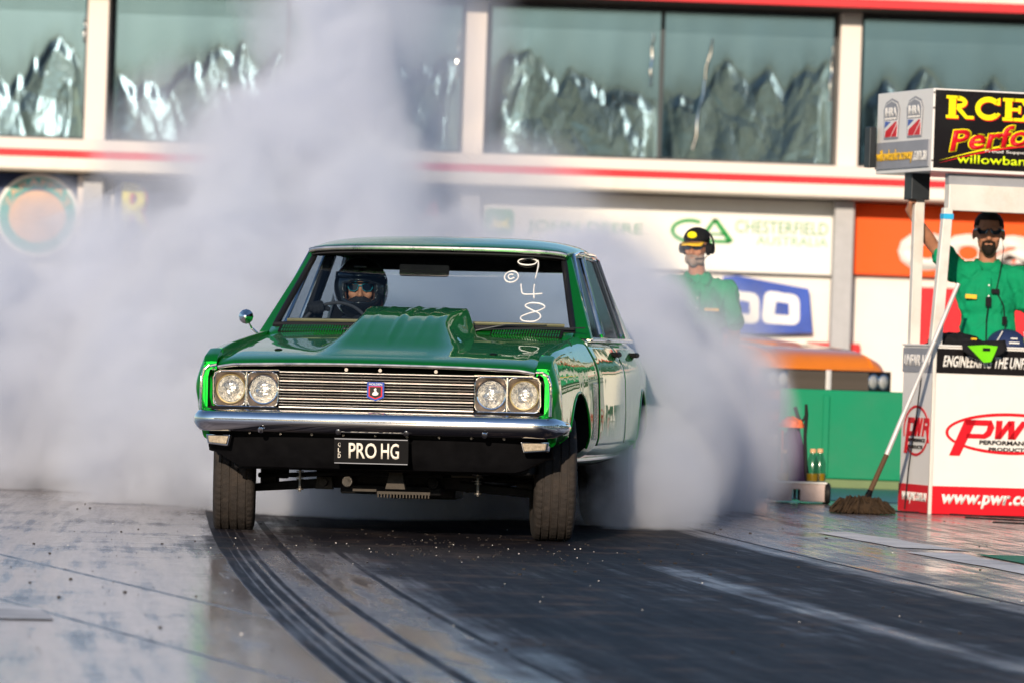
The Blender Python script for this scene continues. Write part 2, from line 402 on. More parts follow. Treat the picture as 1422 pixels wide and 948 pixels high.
# ------------------------------------------------------------------ ground
def ground_mat():
    m, n, l, b = new_mat('drag_strip_surface')
    tc = n.new('ShaderNodeTexCoord'); sep = n.new('ShaderNodeSeparateXYZ'); l.new(tc.outputs['Object'], sep.inputs[0])
    def mth(op, a, c, d=None):
        q = n.new('ShaderNodeMath'); q.operation = op
        for i, v in enumerate((a, c, d)):
            if v is None: continue
            if isinstance(v, (int, float)): q.inputs[i].default_value = v
            else: l.new(v, q.inputs[i])
        return q.outputs[0]
    X, Y = sep.outputs[0], sep.outputs[1]
    yc = mth('MINIMUM', mth('MAXIMUM', Y, 0.0), 60.0)
    ym = mth('SUBTRACT', yc, 20.0)
    w = mth('ADD', X, mth('MULTIPLY', mth('ADD', mth('MULTIPLY', X, 0.02), 0.11), ym))   # across the lane, lanes fan a little
    cmb = n.new('ShaderNodeCombineXYZ'); l.new(w, cmb.inputs[0]); l.new(mth('MULTIPLY', Y, 0.045), cmb.inputs[1])
    def noi(scale, det=5, rough=0.6, vec=None, dist=0):
        q = n.new('ShaderNodeTexNoise'); q.inputs['Scale'].default_value = scale; q.inputs['Detail'].default_value = det
        q.inputs['Roughness'].default_value = rough; q.inputs['Distortion'].default_value = dist; l.new(vec or cmb.outputs[0], q.inputs['Vector']); return q.outputs['Fac']
    def rng(v, a, c, lo=0.0, hi=1.0, smooth=False):
        q = n.new('ShaderNodeMapRange'); q.inputs[1].default_value = a; q.inputs[2].default_value = c; q.inputs[3].default_value = lo; q.inputs[4].default_value = hi
        if smooth: q.interpolation_type = 'SMOOTHSTEP'
        l.new(v, q.inputs[0]); return q.outputs[0]
    wob = noi(1.6, 3)
    w2 = mth('ADD', w, mth('MULTIPLY', mth('SUBTRACT', wob, 0.5), 0.28))
    # how much rubber lies at each place across the lane
    cr = n.new('ShaderNodeValToRGB'); e = cr.color_ramp.elements
    stops = [(-3.2, 0.28), (-1.02, 0.10), (-0.93, 0.30), (-0.80, 0.42), (-0.70, 0.30), (-0.52, 0.26), (-0.42, 0.42), (-0.24, 0.72), (-0.05, 1.0), (0.75, 0.97), (0.95, 0.86), (1.14, 0.90), (1.20, 0.62), (1.32, 0.58),
             (1.44, 0.92), (2.05, 0.96), (2.3, 0.42), (3.0, 0.30), (4.2, 0.35)]
    while len(e) < len(stops): e.new(0.5)
    for el, (p, v) in zip(e, stops): el.position = (p + 3.5) / 8.0; el.color = (v, v, v, 1)
    l.new(rng(w2, -3.5, 4.5), cr.inputs[0])
    rub = cr.outputs[0]
    # crisp tyre lines
    wm = mth('ADD', w, mth('MULTIPLY', mth('SUBTRACT', noi(0.5, 3, 0.5), 0.5), 0.05))
    def band(c, hw, soft):
        return rng(mth('ABSOLUTE', mth('SUBTRACT', wm, c), None), hw, hw + soft * 1.6, 1, 0, True)
    fine = rng(noi(26, 3, 0.5), 0.40, 0.60)
    marks = None
    for c, hw in ((-0.905, 0.016), (-0.862, 0.009), (-0.815, 0.012), (-0.768, 0.006), (1.13, 0.022), (1.06, 0.012), (1.0, 0.008), (-0.10, 0.02), (-0.33, 0.010), (-0.60, 0.012), (0.62, 0.012), (2.12, 0.02), (2.35, 0.012), (1.72, 0.01)):
        q = band(c, hw, 0.012); marks = q if marks is None else mth('MAXIMUM', marks, q)
    # marks left by turning cars (second direction)
    w3 = mth('ADD', X, mth('MULTIPLY', ym, 0.30))
    for c in (-2.05, -1.25, -3.6, 4.1, 5.4):
        q = mth('MULTIPLY', rng(mth('ABSOLUTE', mth('SUBTRACT', w3, c), None), 0.010, 0.03, 1, 0, True), 0.55); marks = mth('MAXIMUM', marks, q)
    streak = rng(noi(11, 6, 0.65), 0.36, 0.64)
    iso = noi(1.1, 8, 0.62, tc.outputs['Object'])
    iso2 = noi(9, 6, 0.7, tc.outputs['Object'])
    spots = rng(noi(42, 2, 0.5, tc.outputs['Object']), 0.70, 0.76)
    r = mth('ADD', rub, mth('MULTIPLY', mth('SUBTRACT', streak, 0.5), 0.26))
    r = mth('ADD', r, mth('MULTIPLY', mth('SUBTRACT', iso, 0.5), 0.85))
    r = mth('ADD', r, mth('MULTIPLY', mth('SUBTRACT', iso2, 0.5), 0.30))
    along = rng(noi(7, 3, 0.5), 0.32, 0.55, 0.80, 1.0)
    r = mth('MAXIMUM', r, mth('MULTIPLY', mth('MULTIPLY', marks, along), mth('ADD', mth('MULTIPLY', fine, 0.22), 0.78)))
    near = mth('MULTIPLY', mth('MULTIPLY', rng(mth('ADD', Y, mth('MULTIPLY', mth('SUBTRACT', wob, 0.5), 2.0)), 23.4, 25.4, 0, 1, True), rng(Y, 31.0, 34.0, 1, 0, True)), rng(mth('ADD', X, mth('MULTIPLY', mth('SUBTRACT', iso, 0.5), 1.2)), -1.95, -1.25, 0, 1, True))
    near = mth('MULTIPLY', near, rng(mth('ADD', X, mth('MULTIPLY', mth('SUBTRACT', iso, 0.5), 0.8)), 0.5, 1.1, 1, 0, True))
    r = mth('ADD', r, mth('MULTIPLY', near, 0.45))
    r = mth('MAXIMUM', r, mth('MULTIPLY', spots, 0.9))
    r = mth('MINIMUM', mth('MAXIMUM', r, 0.0), 1.0)
    c2 = n.new('ShaderNodeValToRGB'); e = c2.color_ramp.elements
    e[0].position = 0.0; e[0].color = (0.345, 0.295, 0.28, 1); e[1].position = 1.0; e[1].color = (0.011, 0.010, 0.014, 1)
    k = e.new(0.35); k.color = (0.165, 0.142, 0.138, 1); k = e.new(0.72); k.color = (0.038, 0.034, 0.038, 1)
    l.new(r, c2.inputs[0])
    # rusty dust blown on the rubber
    dust = mth('MULTIPLY', rng(noi(2.2, 7, 0.7, tc.outputs['Object']), 0.52, 0.72), 0.6)
    md = n.new('ShaderNodeMix'); md.data_type = 'RGBA'; l.new(dust, md.inputs[0]); l.new(c2.outputs[0], md.inputs[6]); md.inputs[7].default_value = (0.17, 0.115, 0.085, 1)
    l.new(md.outputs[2], b.inputs['Base Color'])
    ro = mth('ADD', rng(r, 0.2, 0.85, 0.13, 0.60), mth('MULTIPLY', mth('SUBTRACT', iso2, 0.5), 0.20))
    ro = mth('ADD', ro, mth('MULTIPLY', mth('SUBTRACT', streak, 0.5), 0.08))
    l.new(mth('MAXIMUM', ro, 0.09), b.inputs['Roughness'])
    l.new(rng(r, 0.25, 0.85, 0.60, 0.10), b.inputs['Specular IOR Level'])
    bp = n.new('ShaderNodeBump'); bp.inputs['Strength'].default_value = 0.12; bp.inputs['Distance'].default_value = 0.004
    hh = mth('ADD', mth('MULTIPLY', noi(60, 4, 0.7, tc.outputs['Object']), 0.5), mth('ADD', mth('MULTIPLY', streak, 0.5), mth('MULTIPLY', r, 0.5)))
    l.new(hh, bp.inputs['Height']); l.new(bp.outputs[0], b.inputs['Normal'])
    return m
M['track'] = ground_mat()
g = MB(); g.grid([[Vector((x, y, 0)) for y in (-600, -100, 0, 40, 100, 600)] for x in (-600, -60, 0, 60, 600)])
tag(g.build('track_surface', M['track'], smooth=0), kind='structure')
def sheet(name, pts, m, z=0.004, kind='structure'):
    mb = MB(); mb.add([Vector((x, y, z)) for x, y in pts], [tuple(range(len(pts)))]); return tag(mb.build(name, m, smooth=0), kind=kind)
def wobbly(pts, amp=0.02, step=0.15):
    out = []
    for i in range(len(pts)):
        a, b = Vector(pts[i]), Vector(pts[(i + 1) % len(pts)]); k = max(1, int((b - a).length / step))
        for j in range(k):
            p = a + (b - a) * j / k; s = noise.noise(Vector((p.x * 5, p.y * 2, 3))) * amp; out.append((p.x + s, p.y + s * 3))
    return out
sheet('painted_line', wobbly([(1.74, 29.9), (1.93, 30.2), (2.42, 27.75), (2.05, 27.9)]), M['paint_line'])
sheet('painted_line', wobbly([(2.05, 27.25), (2.32, 27.35), (2.62, 25.2), (2.9, 23.5), (2.55, 23.4), (2.40, 25.0)]), M['paint_line'])
sheet('painted_area', [(2.40, 27.25), (3.3, 27.2), (3.6, 24), (2.95, 23.5), (2.68, 25.2)], M['green_line'], 0.005)
sheet('painted_line', wobbly([(-1.9, 19.0), (-1.62, 18.6), (-1.50, 17.9), (-1.95, 17.75)], 0.01), M['paint_line'])
sheet('painted_floor', [(1.6, 37.2), (6.5, 36.2), (9, 60), (-6, 60), (-4, 44), (1.2, 41)], M['teal_floor'])
# strip of scraped rubber along the pad edge, and rubber crumbs
rnd = random.Random(3)
cb = MB()
for i in range(500):
    y = 16 + 17 * rnd.random(); x = -2.6 + 6.2 * rnd.random(); s = (0.002 + 0.005 * rnd.random()**3)
    if rnd.random() < 0.5: x = -0.3 + rnd.gauss(0, 0.5); y = 25.6 + rnd.gauss(0, 1.3)
    cb.box((x, y, s * 0.5), (s * 2, s * 1.6, s), R=Matrix.Rotation(rnd.random() * 3, 3, 'Z'))
tag(cb.build('rubber_crumbs', M['tyre'], smooth=0), kind='stuff')
cb = MB()
for i in range(70):
    y = 17 + 12 * rnd.random(); x = -2.2 + 5.0 * rnd.random()
    if rnd.random() < 0.5: x = -0.4 + rnd.gauss(0, 0.55); y = 25.3 + rnd.gauss(0, 0.8)
    s = 0.0012 + 0.002 * rnd.random()**2; cb.box((x, y, s * 0.5), (s * 2, s * 1.6, s))
tag(cb.build('pale_grit', M['print_white'], smooth=0), kind='stuff')
for k, (p) in enumerate([[(2.45, 34.9), (3.0, 34.2), (3.9, 33.9)], [(2.9, 33.9), (3.3, 33.5), (3.9, 33.4)], [(3.0, 33.1), (3.4, 32.9), (3.9, 33.0)]]):
    t = MB(); t.tube([(x + 0.02 * math.sin(9 * x), y, 0.005) for x, y in [(p[0][0] * (1 - i / 12) + p[2][0] * i / 12, (1 - i / 12)**2 * p[0][1] + 2 * (i / 12) * (1 - i / 12) * p[1][1] + (i / 12)**2 * p[2][1]) for i in range(13)]], 0.005)
    tag(t.build('cable', M['cable']), ['black cable on the ground closest to the foot of the white counter', 'black cable on the ground, middle one of the three before the counter', 'black cable on the ground farthest out in front of the counter'][k], 'cable', 'black cables before the counter')

# ------------------------------------------------------------------ trees behind the photographer and beyond the track (seen in glass and paint)
def leaf_bank(name, spots, seed):
    r = random.Random(seed); mb = MB()
    for (x, y, h, w) in spots:
        mb.cyl((x, y, 0), (x + r.uniform(-.4, .4), y, h * 0.6), 0.22, 0.10, 6, 1)
        cl = [(x + r.gauss(0, w * 0.45), y + r.gauss(0, w * 0.4), h * (0.04 + 0.91 * r.random()**0.8), w * (0.28 + 0.25 * r.random())) for _ in range(17)]
        for (cx_, cy_, cz_, cr_) in cl:
            for _ in range(70):
                d = Vector((r.gauss(0, 1), r.gauss(0, 1), r.gauss(0, 0.8))).normalized() * cr_ * r.random()**0.4
                q = Vector((r.gauss(0, 1), r.gauss(0, 1), r.gauss(0, 1))).normalized(); t1 = q.orthogonal() * 0.32; t2 = q.cross(t1)
                c = Vector((cx_, cy_, max(0.6, cz_))) + d
                mb.add([c - t1, c - t2 * 0.6, c + t1, c + t2 * 0.6], [(0, 1, 2, 3)], 0)
    return tag(mb.build(name, [M['leaf'], M['bark']], smooth=0, weld=1e-7), kind='stuff')
tr = [(-62 + i * 5.2 + random.uniform(-1.5, 1.5), -78 + random.uniform(-6, 6), random.uniform(12, 15.5), random.uniform(4.5, 6.0)) for i in range(25)]
tr += [(38 + random.uniform(-2, 4), -60 + i * 7.5, random.uniform(7, 12), random.uniform(3, 4.5)) for i in range(22)]
leaf_bank('distant_wood', tr, 5)

# ------------------------------------------------------------------ the grandstand suites behind
B = empty('suite_building', (0, 74, 0), label='long cream building with reflective upper windows and a red stripe', cat='building')
XL, XR = -16.5, 16.5
mb = MB(); mb.box((0, 5.2, 3.0), (XR - XL, 9.6, 5.9)); mb.build('wall', M['wall_white'], B, smooth=0)
mb = MB(); mb.box((0, 4.6, 6.45), (XR - XL + 1, 12.2, 0.06)); mb.build('roof', M['roof_sheet'], B, smooth=0)
mb = MB(); mb.box((0, -0.2, 5.86), (XR - XL, 1.5, 0.08)); mb.build('soffit', M['dark_eave'], B, smooth=0)
mb = MB(); mb.box((0, -0.97, 5.885), (XR - XL, 0.03, 0.115)); mb.build('eave_stripe', M['red'], B, smooth=0)
mb = MB(); mb.box((0, -0.985, 6.2), (XR - XL, 0.05, 0.50)); mb.build('eave_fascia', M['fascia'], B, smooth=0)
mb = MB(); mb.box((0, -0.10, 3.585), (XR - XL, 1.0, 0.155)); mb.build('sill_band', M['pier_white'], B, smooth=0, bevel=0.008)
mb = MB(); mb.box((0, -0.13, 3.455), (XR - XL, 1.0, 0.10)); mb.build('red_stripe', M['red'], B, smooth=0)
mb = MB(); mb.box((0, -0.17, 3.32), (XR - XL, 1.0, 0.165)); mb.box((0, -0.15, 3.228), (XR - XL, 0.96, 0.014)); mb.build('lower_fascia', M['fascia'], B, smooth=0, bevel=0.01)
def pane_mesh(seed, w=2.46, h=2.05, nu=110, nv=92):
    """loose mirror film: flat above, slack and crumpled in the lower part"""
    P = []; rr = random.Random(seed); off = Vector((seed * 7.3, seed * 3.1, 0))
    peaks = [(rr.uniform(0, w), rr.uniform(0.8, 1.5), rr.uniform(0.18, 0.5), rr.uniform(-0.5, 0.5)) for _ in range(7)]
    for i in range(nu + 1):
        row = []
        for j in range(nv + 1):
            x, z = w * i / nu, h * j / nv
            top = 0.66 + max(max(0.0, 1 - abs(x - px_) / (pw_ * 1.4)) * (pz_ - 0.62) * 0.9 for px_, pz_, pw_, sl_ in peaks) + 0.10 * (1 - 3 * abs(noise.noise(Vector((x * 5, 0, 0)) + off)))
            low = 1 - sstep(top - 0.14, top + 0.10, z) * 0.75 - sstep(top - 0.4, top + 0.45, z) * 0.25; edge = sstep(0, 0.25, x) * sstep(0, 0.25, w - x)
            d = 0.0
            for (px, pz, pw, sl) in peaks:      # tent folds hanging from a point
                f = max(0.0, 1 - abs((x - px - sl * (pz - z)) / (pw * (0.12 + max(0.0, pz - z) * 0.9) + 0.02)))
                d += 0.0060 * f * (1 - sstep(pz - 0.15, pz, z))
            q = Vector((x * 2.1, 0, z * 1.1)) + off
            v1 = noise.voronoi(Vector((q.x * 0.72 + q.z * 0.4, q.y, q.z * 0.5)))[0]; v2 = noise.voronoi(Vector((q.x * 2.1 - q.z * 0.8, q.y, q.z * 1.6 + 5)))[0]
            d += low * (0.010 + 0.022 * (0.9 - z))
            d += low * (0.024 * (v1[1] - v1[0]) + 0.0040 * (v2[1] - v2[0]) + 0.0010 * noise.noise(q * 9))
            d += 0.0016 * noise.noise(Vector((x * 3.0, 0, z * 0.7)) + off)
            row.append(Vector((x - w / 2, d * edge, z - h / 2)))
        P.append(row)
    mb = MB(); mb.grid(P); return mb.mesh('pane', M['film'], 180)
mf, n_, l_, b_ = new_mat('mirror_window_film')
b_.inputs['Base Color'].default_value = (0.145, 0.225, 0.275, 1); b_.inputs['Metallic'].default_value = 1.0; b_.inputs['Roughness'].default_value = 0.13; b_.inputs['Specular Tint'].default_value = (0.4, 0.5, 0.5, 1)
M['film'] = mf
PIERS = [-11.1 - 5.22, -11.1, -5.87, -0.64, 4.54, 9.78, 15.0]
pm = [pane_mesh(s) for s in (1, 2, 3, 4, 5, 6)]
k = 0
for i in range(len(PIERS) - 1):
    a, b = PIERS[i] + 0.17, PIERS[i + 1] - 0.17; c = (a + b) / 2
    fr_ = MB()
    fr_.box((c, 0.29, 3.70), (b - a, 0.10, 0.05)); fr_.box((c, 0.29, 5.78), (b - a, 0.10, 0.05)); fr_.box((c, 0.24, 4.74), (0.055, 0.14, 2.03))
    fr_.box((a + 0.02, 0.29, 4.74), (0.04, 0.10, 2.03)); fr_.box((b - 0.02, 0.29, 4.74), (0.04, 0.10, 2.03))
    wi = fr_.build('window', M['frame_dark'], B, smooth=0)
    for s in (-1, 1):
        o = bpy.data.objects.new('pane', pm[k % 6]); COL.objects.link(o); o.parent = wi; k += 1
        o.location = (c + s * (b - a) / 4, 0.30, 4.74); o.scale = ((b - a) / 2 / 2.46 * (1 if k % 3 else -1), 1, 1)
for x, z0_, z1_, dx_ in ((-6.10, 5.05, 5.45, 0.02), (-0.90, 4.75, 5.42, 0.02), (4.30, 4.6, 5.35, 0.02), (1.80, 4.72, 5.45, 0.015), (2.42, 3.85, 5.40, 0.22), (7.0, 4.3, 5.2, 0.1)):  # chrome tubes added to stand for the bright reflections in the window film
    mb = MB(); mb.tube([(x + dx_ * t / 8 + 0.012 * math.sin(t * 1.9), 0.255 - 0.012 * math.sin(t), z0_ + (z1_ - z0_) * t / 8) for t in range(9)], [0.012 + 0.010 * abs(math.sin(t * 1.3 + x)) for t in range(9)], 8); mb.build('reflection_strip', M['chrome_worn'], B)
for x in PIERS:
    mb = MB(); mb.box((x, 0.06, 4.74), (0.29, 0.62, 2.14)); mb.build('column', M['pier_white'], B, smooth=0, bevel=0.01)
    mb = MB(); mb.box((x, 0.10, 1.6), (0.27, 0.50, 3.2)); mb.build('post', M['grey_post'], B, smooth=0, bevel=0.01)
F = frame((0, 73.99 - 74 - 0.06, 0), (1, 0, 0), (0, 0, 1))
def board(name, x0, x1, z0, z1, m, parent, t=0.04):
    mb = MB(); mb.box(((x0 + x1) / 2, 0.30 - t, (z0 + z1) / 2), (x1 - x0, t * 2, z1 - z0)); return mb.build(name, m, parent, smooth=0, bevel=0.004)
FB = frame((0, 0.30 - 0.08, 0), (1, 0, 0), (0, 0, 1))
def sign(label, x0, x1, z0, z1, m):
    r = empty('sign_board', (0, 74, 0), label=label, cat='sign'); board('panel', x0, x1, z0, z1, m, r); return r
s1 = sign('round teal and peach coffee sign at the far left of the building', -7.35, -6.12, 2.0, 3.2, M['navy'])
ring_plate('white_ring', -6.66, 2.62, 0.58, 0.58, 0.05, FB, M['print_white'], s1)
ring_plate('teal_ring', -6.66, 2.62, 0.53, 0.53, 0.16, FB, M['teal'], s1)
mb = MB(); mb.prism([FB(-6.66 + .40 * math.cos(t * .2618 / 2), 2.60 + .36 * math.sin(t * .2618 / 2), 0.001) for t in range(48)], [FB(-6.66 + .40 * math.cos(t * .2618 / 2), 2.60 + .36 * math.sin(t * .2618 / 2), 0.006) for t in range(48)])
mb.build('disc', M['peach'], s1, smooth=0)
text('lettering', "ZARAFFA'S", FB, -1, 1, 0, 0.10, M['peach'], s1, lift=0.004, bold=0.02, arc=(-6.66, 2.62, 0.405, D2R(168), D2R(18)))
mb = MB(); mb.box((-6.03, 0.16, 1.9), (0.14, 0.14, 2.6)); mb.build('post', M['pier_white'], s1, smooth=0)
s2 = sign('navy board with a large yellow and red letter half hidden by smoke', -5.60, -2.55, 2.15, 3.17, M['navy'])
text('lettering', 'R', FB, -5.45, -5.0, 2.35, 3.08, M['red_print'], s2, bold=0.05)
text('lettering', 'R', FB, -5.49, -5.05, 2.38, 3.11, M['yellow'], s2, lift=0.006, bold=0.03)
s3 = sign('dark blue board with pink and orange lettering behind the thin smoke', -2.42, -0.79, 2.15, 3.17, M['navy'])
text('lettering', 'mCA', FB, -1.95, -1.05, 2.72, 3.02, M['pink'], s3, bold=0.02, shear=0.2)
text('lettering', 'www.mcaracing', FB, -1.9, -0.9, 2.50, 2.60, M['amber'], s3, bold=0.01)
s4 = sign('wide white board with a green deer logo and green company names', -0.50, 4.40, 2.17, 3.19, M['print_white'])
pts = [(-0.44, 2.88), (-0.40, 2.93), (-0.07, 2.93), (-0.03, 2.88), (-0.03, 2.60), (-0.10, 2.55), (-0.37, 2.55), (-0.44, 2.60)]
plate('logo_panel', pts, FB, M['green_print'], s4)
plate('deer', [(-0.37, 2.68), (-0.32, 2.74), (-0.30, 2.83), (-0.27, 2.76), (-0.16, 2.76), (-0.10, 2.82), (-0.12, 2.72), (-0.07, 2.66), (-0.16, 2.68), (-0.28, 2.66)], FB, M['yellow'], s4, lift=0.004)
text('lettering', 'JOHN DEERE', FB, 0.16, 1.76, 2.60, 2.79, M['pale_green'], s4, bold=0.008)
ring_plate('letter_mark', 2.42, 2.72, 0.27, 0.17, 0.055, FB, M['green_print'], s4, D2R(55), D2R(305), 30)
mk = MB()
for q in ([(2.50, 2.56), (2.58, 2.56), (2.80, 2.90), (2.74, 2.90)], [(2.72, 2.90), (2.80, 2.90), (3.03, 2.60), (2.97, 2.56), (2.93, 2.60)], [(2.60, 2.56), (2.98, 2.56), (2.98, 2.61), (2.60, 2.61)], [(2.66, 2.67), (2.92, 2.67), (2.90, 2.70), (2.68, 2.70)]):
    mk.prism([FB(a, b, 0.005) for a, b in q], [FB(a, b, 0.009) for a, b in q])
mk.build('letter_mark', M['green_print'], s4, smooth=0)
text('lettering', 'CHESTERFIELD', FB, 3.05, 4.34, 2.72, 2.89, M['pale_green'], s4, bold=0.004)
text('lettering', 'AUSTRALIA', FB, 3.35, 4.34, 2.56, 2.68, M['pale_green'], s4)
s5 = sign('bright orange board with rounded white lettering at the right', 4.68, 9.55, 2.20, 3.19, M['orange_board'])
text('lettering', 'coates', FB, 5.32, 8.9, 2.28, 2.95, M['print_white'], s5, bold=0.045)
s6 = sign('blue tapered board with a white outlined number on the lower wall', 2.95, 2.96, 1.4, 1.41, M['blue'])
plate('face', [(2.9, 2.10), (3.1, 2.12), (4.10, 1.97), (4.17, 1.36), (2.9, 1.30)], FB, M['blue'], s6, 0.03)
for x0_, x1_ in ((2.92, 3.40), (3.46, 3.96)):
    oc = fillet([((x0_ + x1_) / 2, 1.90), (x1_ + .01, 1.88), (x1_ + .03, 1.46), (x0_ - .01, 1.47), (x0_ + .03, 1.93), ((x0_ + x1_) / 2 - .001, 1.905)], [0, .12, .12, .12, .12, 0], 6)
    plate('digit', [(p.x, p.y) for p in oc], FB, M['print_white'], s6, 0.004, 0.031); xm = (x0_ + x1_) / 2 + .02
    plate('digit_hole', [(xm - .10, 1.60), (xm + .11, 1.59), (xm + .10, 1.76), (xm - .08, 1.78)], FB, M['blue'], s6, 0.004, 0.036)
s7 = sign('small red board with a white curved letter above the orange car', 4.1, 4.84, 0.75, 1.24, M['red'])
text('lettering', 'R', FB, 4.25, 4.65, 0.80, 1.18, M['print_white'], s7, bold=0.03)
s8 = sign('plain red board on the lower wall behind the counter posts', 5.62, 7.6, 0.7, 2.05, M['red'])

# ------------------------------------------------------------------ green barriers
def barrier(x, y, rz, L, label):
    r = empty('barrier', (x, y, 0), (0, 0, rz), label, 'barrier', 'green barriers behind the pad')
    mb = MB(); mb.prism([(-L / 2, -0.16, 0.07), (L / 2, -0.16, 0.07), (L / 2, 0.16, 0.07), (-L / 2, 0.16, 0.07)], [(-L / 2, -0.10, 0.75), (L / 2, -0.10, 0.75), (L / 2, 0.10, 0.75), (-L / 2, 0.10, 0.75)])
    mb.build('body', M['barrier_green'], r, smooth=0, bevel=0.012, seg=3)
    mb = MB(); mb.box((0, 0, 0.035), (L, 0.36, 0.066)); mb.build('base', M['barrier_base'], r, smooth=0, bevel=0.008)
    for s in (-0.33, 0.0, 0.33):
        mb = MB(); mb.box((s * L, -0.139, 0.40), (0.05, 0.03, 0.62), R=Matrix.Rotation(D2R(-4.7), 3, 'X')); mb.build('rib', M['barrier_green'], r, smooth=0, bevel=0.006)
    return r
barrier(3.12, 41.0, D2R(-1.0), 2.10, 'green barrier standing between the wheeled cart and the white counter')
barrier(1.05, 41.2, 0, 1.72, 'green barrier half hidden in smoke left of the wheeled cart')
barrier(5.30, 40.8, D2R(-4), 2.10, 'green barrier standing hidden behind the white counter')
# ------------------------------------------------------------------ cars
def body_section(w, zb, wsh, zs, wi, zt, zw):
    z2 = zb + min(0.10, (zs - zb) * 0.3); z4 = zs - min(0.13, (zs - zb) * 0.3); z3 = 0.60 if z2 + 0.03 < 0.60 < z4 - 0.03 else (z2 + z4) / 2
    pts = [(0, zb), (w - (0.16 if zb < 0.45 else 0.035), zb), (w - 0.008, z2), (w + 0.0, z3), (w - 0.012, z4), (wsh, zs), (wi, zt), (wi, zw), (0, zw)]
    rad = [0, 0.03, 0.06, 0.16, 0.07, 0.055, 0.010, 0.012, 0]
    return fillet(pts, rad, 7)
def body_mesh(keys, ys):
    P = []
    for y in ys:
        k = clerp(keys, y); half = body_section(*k)
        P.append([Vector((p.x, y, p.y)) for p in half] + [Vector((-p.x, y, p.y)) for p in half[::-1]][0:])
    mb = MB(); mb.grid(P)
    for i in (0, len(P) - 1):
        o = len(P[0]) * i; row = P[i][:-1]; ok = [j for j in range(len(row)) if (row[j] - row[j - 1]).length > 1e-6]
        for t in tessellate_polygon([[Vector((row[j].x, row[j].z, 0)) for j in ok]]): mb.f.append(tuple(o + ok[q] for q in t)); mb.m.append(0)
    return mb
def cut(o, cutters, mt=None):
    par = o.parent; o.parent = None
    for c in cutters:
        co = c.build('cutter', mt or M['flat_black'], smooth=30)
        md = o.modifiers.new('b', 'BOOLEAN'); md.operation = 'DIFFERENCE'; md.solver = 'EXACT'; md.object = co
        bake(o); bpy.data.objects.remove(co)
    o.parent = par
    return o
def tyre_mesh(R, w, rim, sipes=True, n=232):
    """tyre about the x axis"""
    prof = []   # (x, r)
    g = [(-0.30, 0.012), (-0.10, 0.012), (0.10, 0.012), (0.30, 0.012)]
    prof += [(-w * 0.40, rim), (-w * 0.47, rim + 0.02), (-w * 0.52, (R + rim) / 2), (-w * 0.50, R - 0.035), (-w * 0.455, R - 0.012), (-w * 0.41, R - 0.004)]
    tread0 = len(prof)
    for gx, gw in g:
        x = gx * w; h = 0.0045
        prof += [(x - h - 0.001, R), (x - h, R - 0.008), (x + h, R - 0.008), (x + h + 0.001, R)]
    tread1 = len(prof)
    prof += [(w * 0.41, R - 0.004), (w * 0.455, R - 0.012), (w * 0.50, R - 0.035), (w * 0.52, (R + rim) / 2), (w * 0.47, rim + 0.02), (w * 0.40, rim)]
    P = []
    for i in range(n + 1):
        t = 2 * math.pi * i / n; row = []
        for j, (x, r) in enumerate(prof):
            rr = r; rib = int((x / w + 0.5) * 5)
            if sipes and ((i + 2 * rib) % 4 == 0) and r > R - 0.013 and r <= R and not (r == R - 0.008): rr = r - (0.0028 if rib in (0, 4) else 0.0014)
            sk = 0.03 * (x / w)**2 * (1 if x > 0 else -1)
            row.append(Vector((x, rr * math.cos(t + sk), rr * math.sin(t + sk))))
        P.append(row)
    mb = MB(); mb.grid(P); mb.lathe([(rim + 0.001, -w * 0.40), (rim + 0.001, w * 0.40)], (0, 0, 0), (1, 0, 0), 48)
    return mb
def wheel(root, x, y, z, R, w, steer=0, side=1, name='wheel'):
    wr = bpy.data.objects.new(name, None); COL.objects.link(wr); wr.parent = root; wr.location = (x, y, z); wr.rotation_euler = (0.3, 0, steer)
    tyre_mesh(R, w, 0.185).build('tyre', M['tyre'], wr, smooth=28)
    mb = MB(); s = side
    mb.lathe([(0.186, s * w * 0.42), (0.178, s * w * 0.43), (0.172, s * w * 0.36), (0.165, s * w * 0.15), (0.12, s * w * 0.18), (0.06, s * w * 0.26), (0.0, s * w * 0.27)], (0, 0, 0), (1, 0, 0), 40)
    for q in range(5):
        t = q * 2 * math.pi / 5; mb.box((s * w * 0.28, 0.11 * math.cos(t), 0.11 * math.sin(t)), (0.03, 0.05, 0.12), R=Matrix.Rotation(t - math.pi / 2, 3, 'X'))
    mb.lathe([(0.186, -s * w * 0.42), (0.170, -s * w * 0.40), (0.165, s * w * 0.1), (0.0, s * w * 0.1)], (0, 0, 0), (1, 0, 0), 40)
    mb.build('rim', M['chrome_worn'], wr)
    return wr

PSI = D2R(7.6)
CAR = empty('drag_car', (-0.66, 26.46, 0.0), (0, D2R(-0.7), -PSI), label='green sedan with raised scoop bonnet smoking its rear tyres in the middle', cat='car')
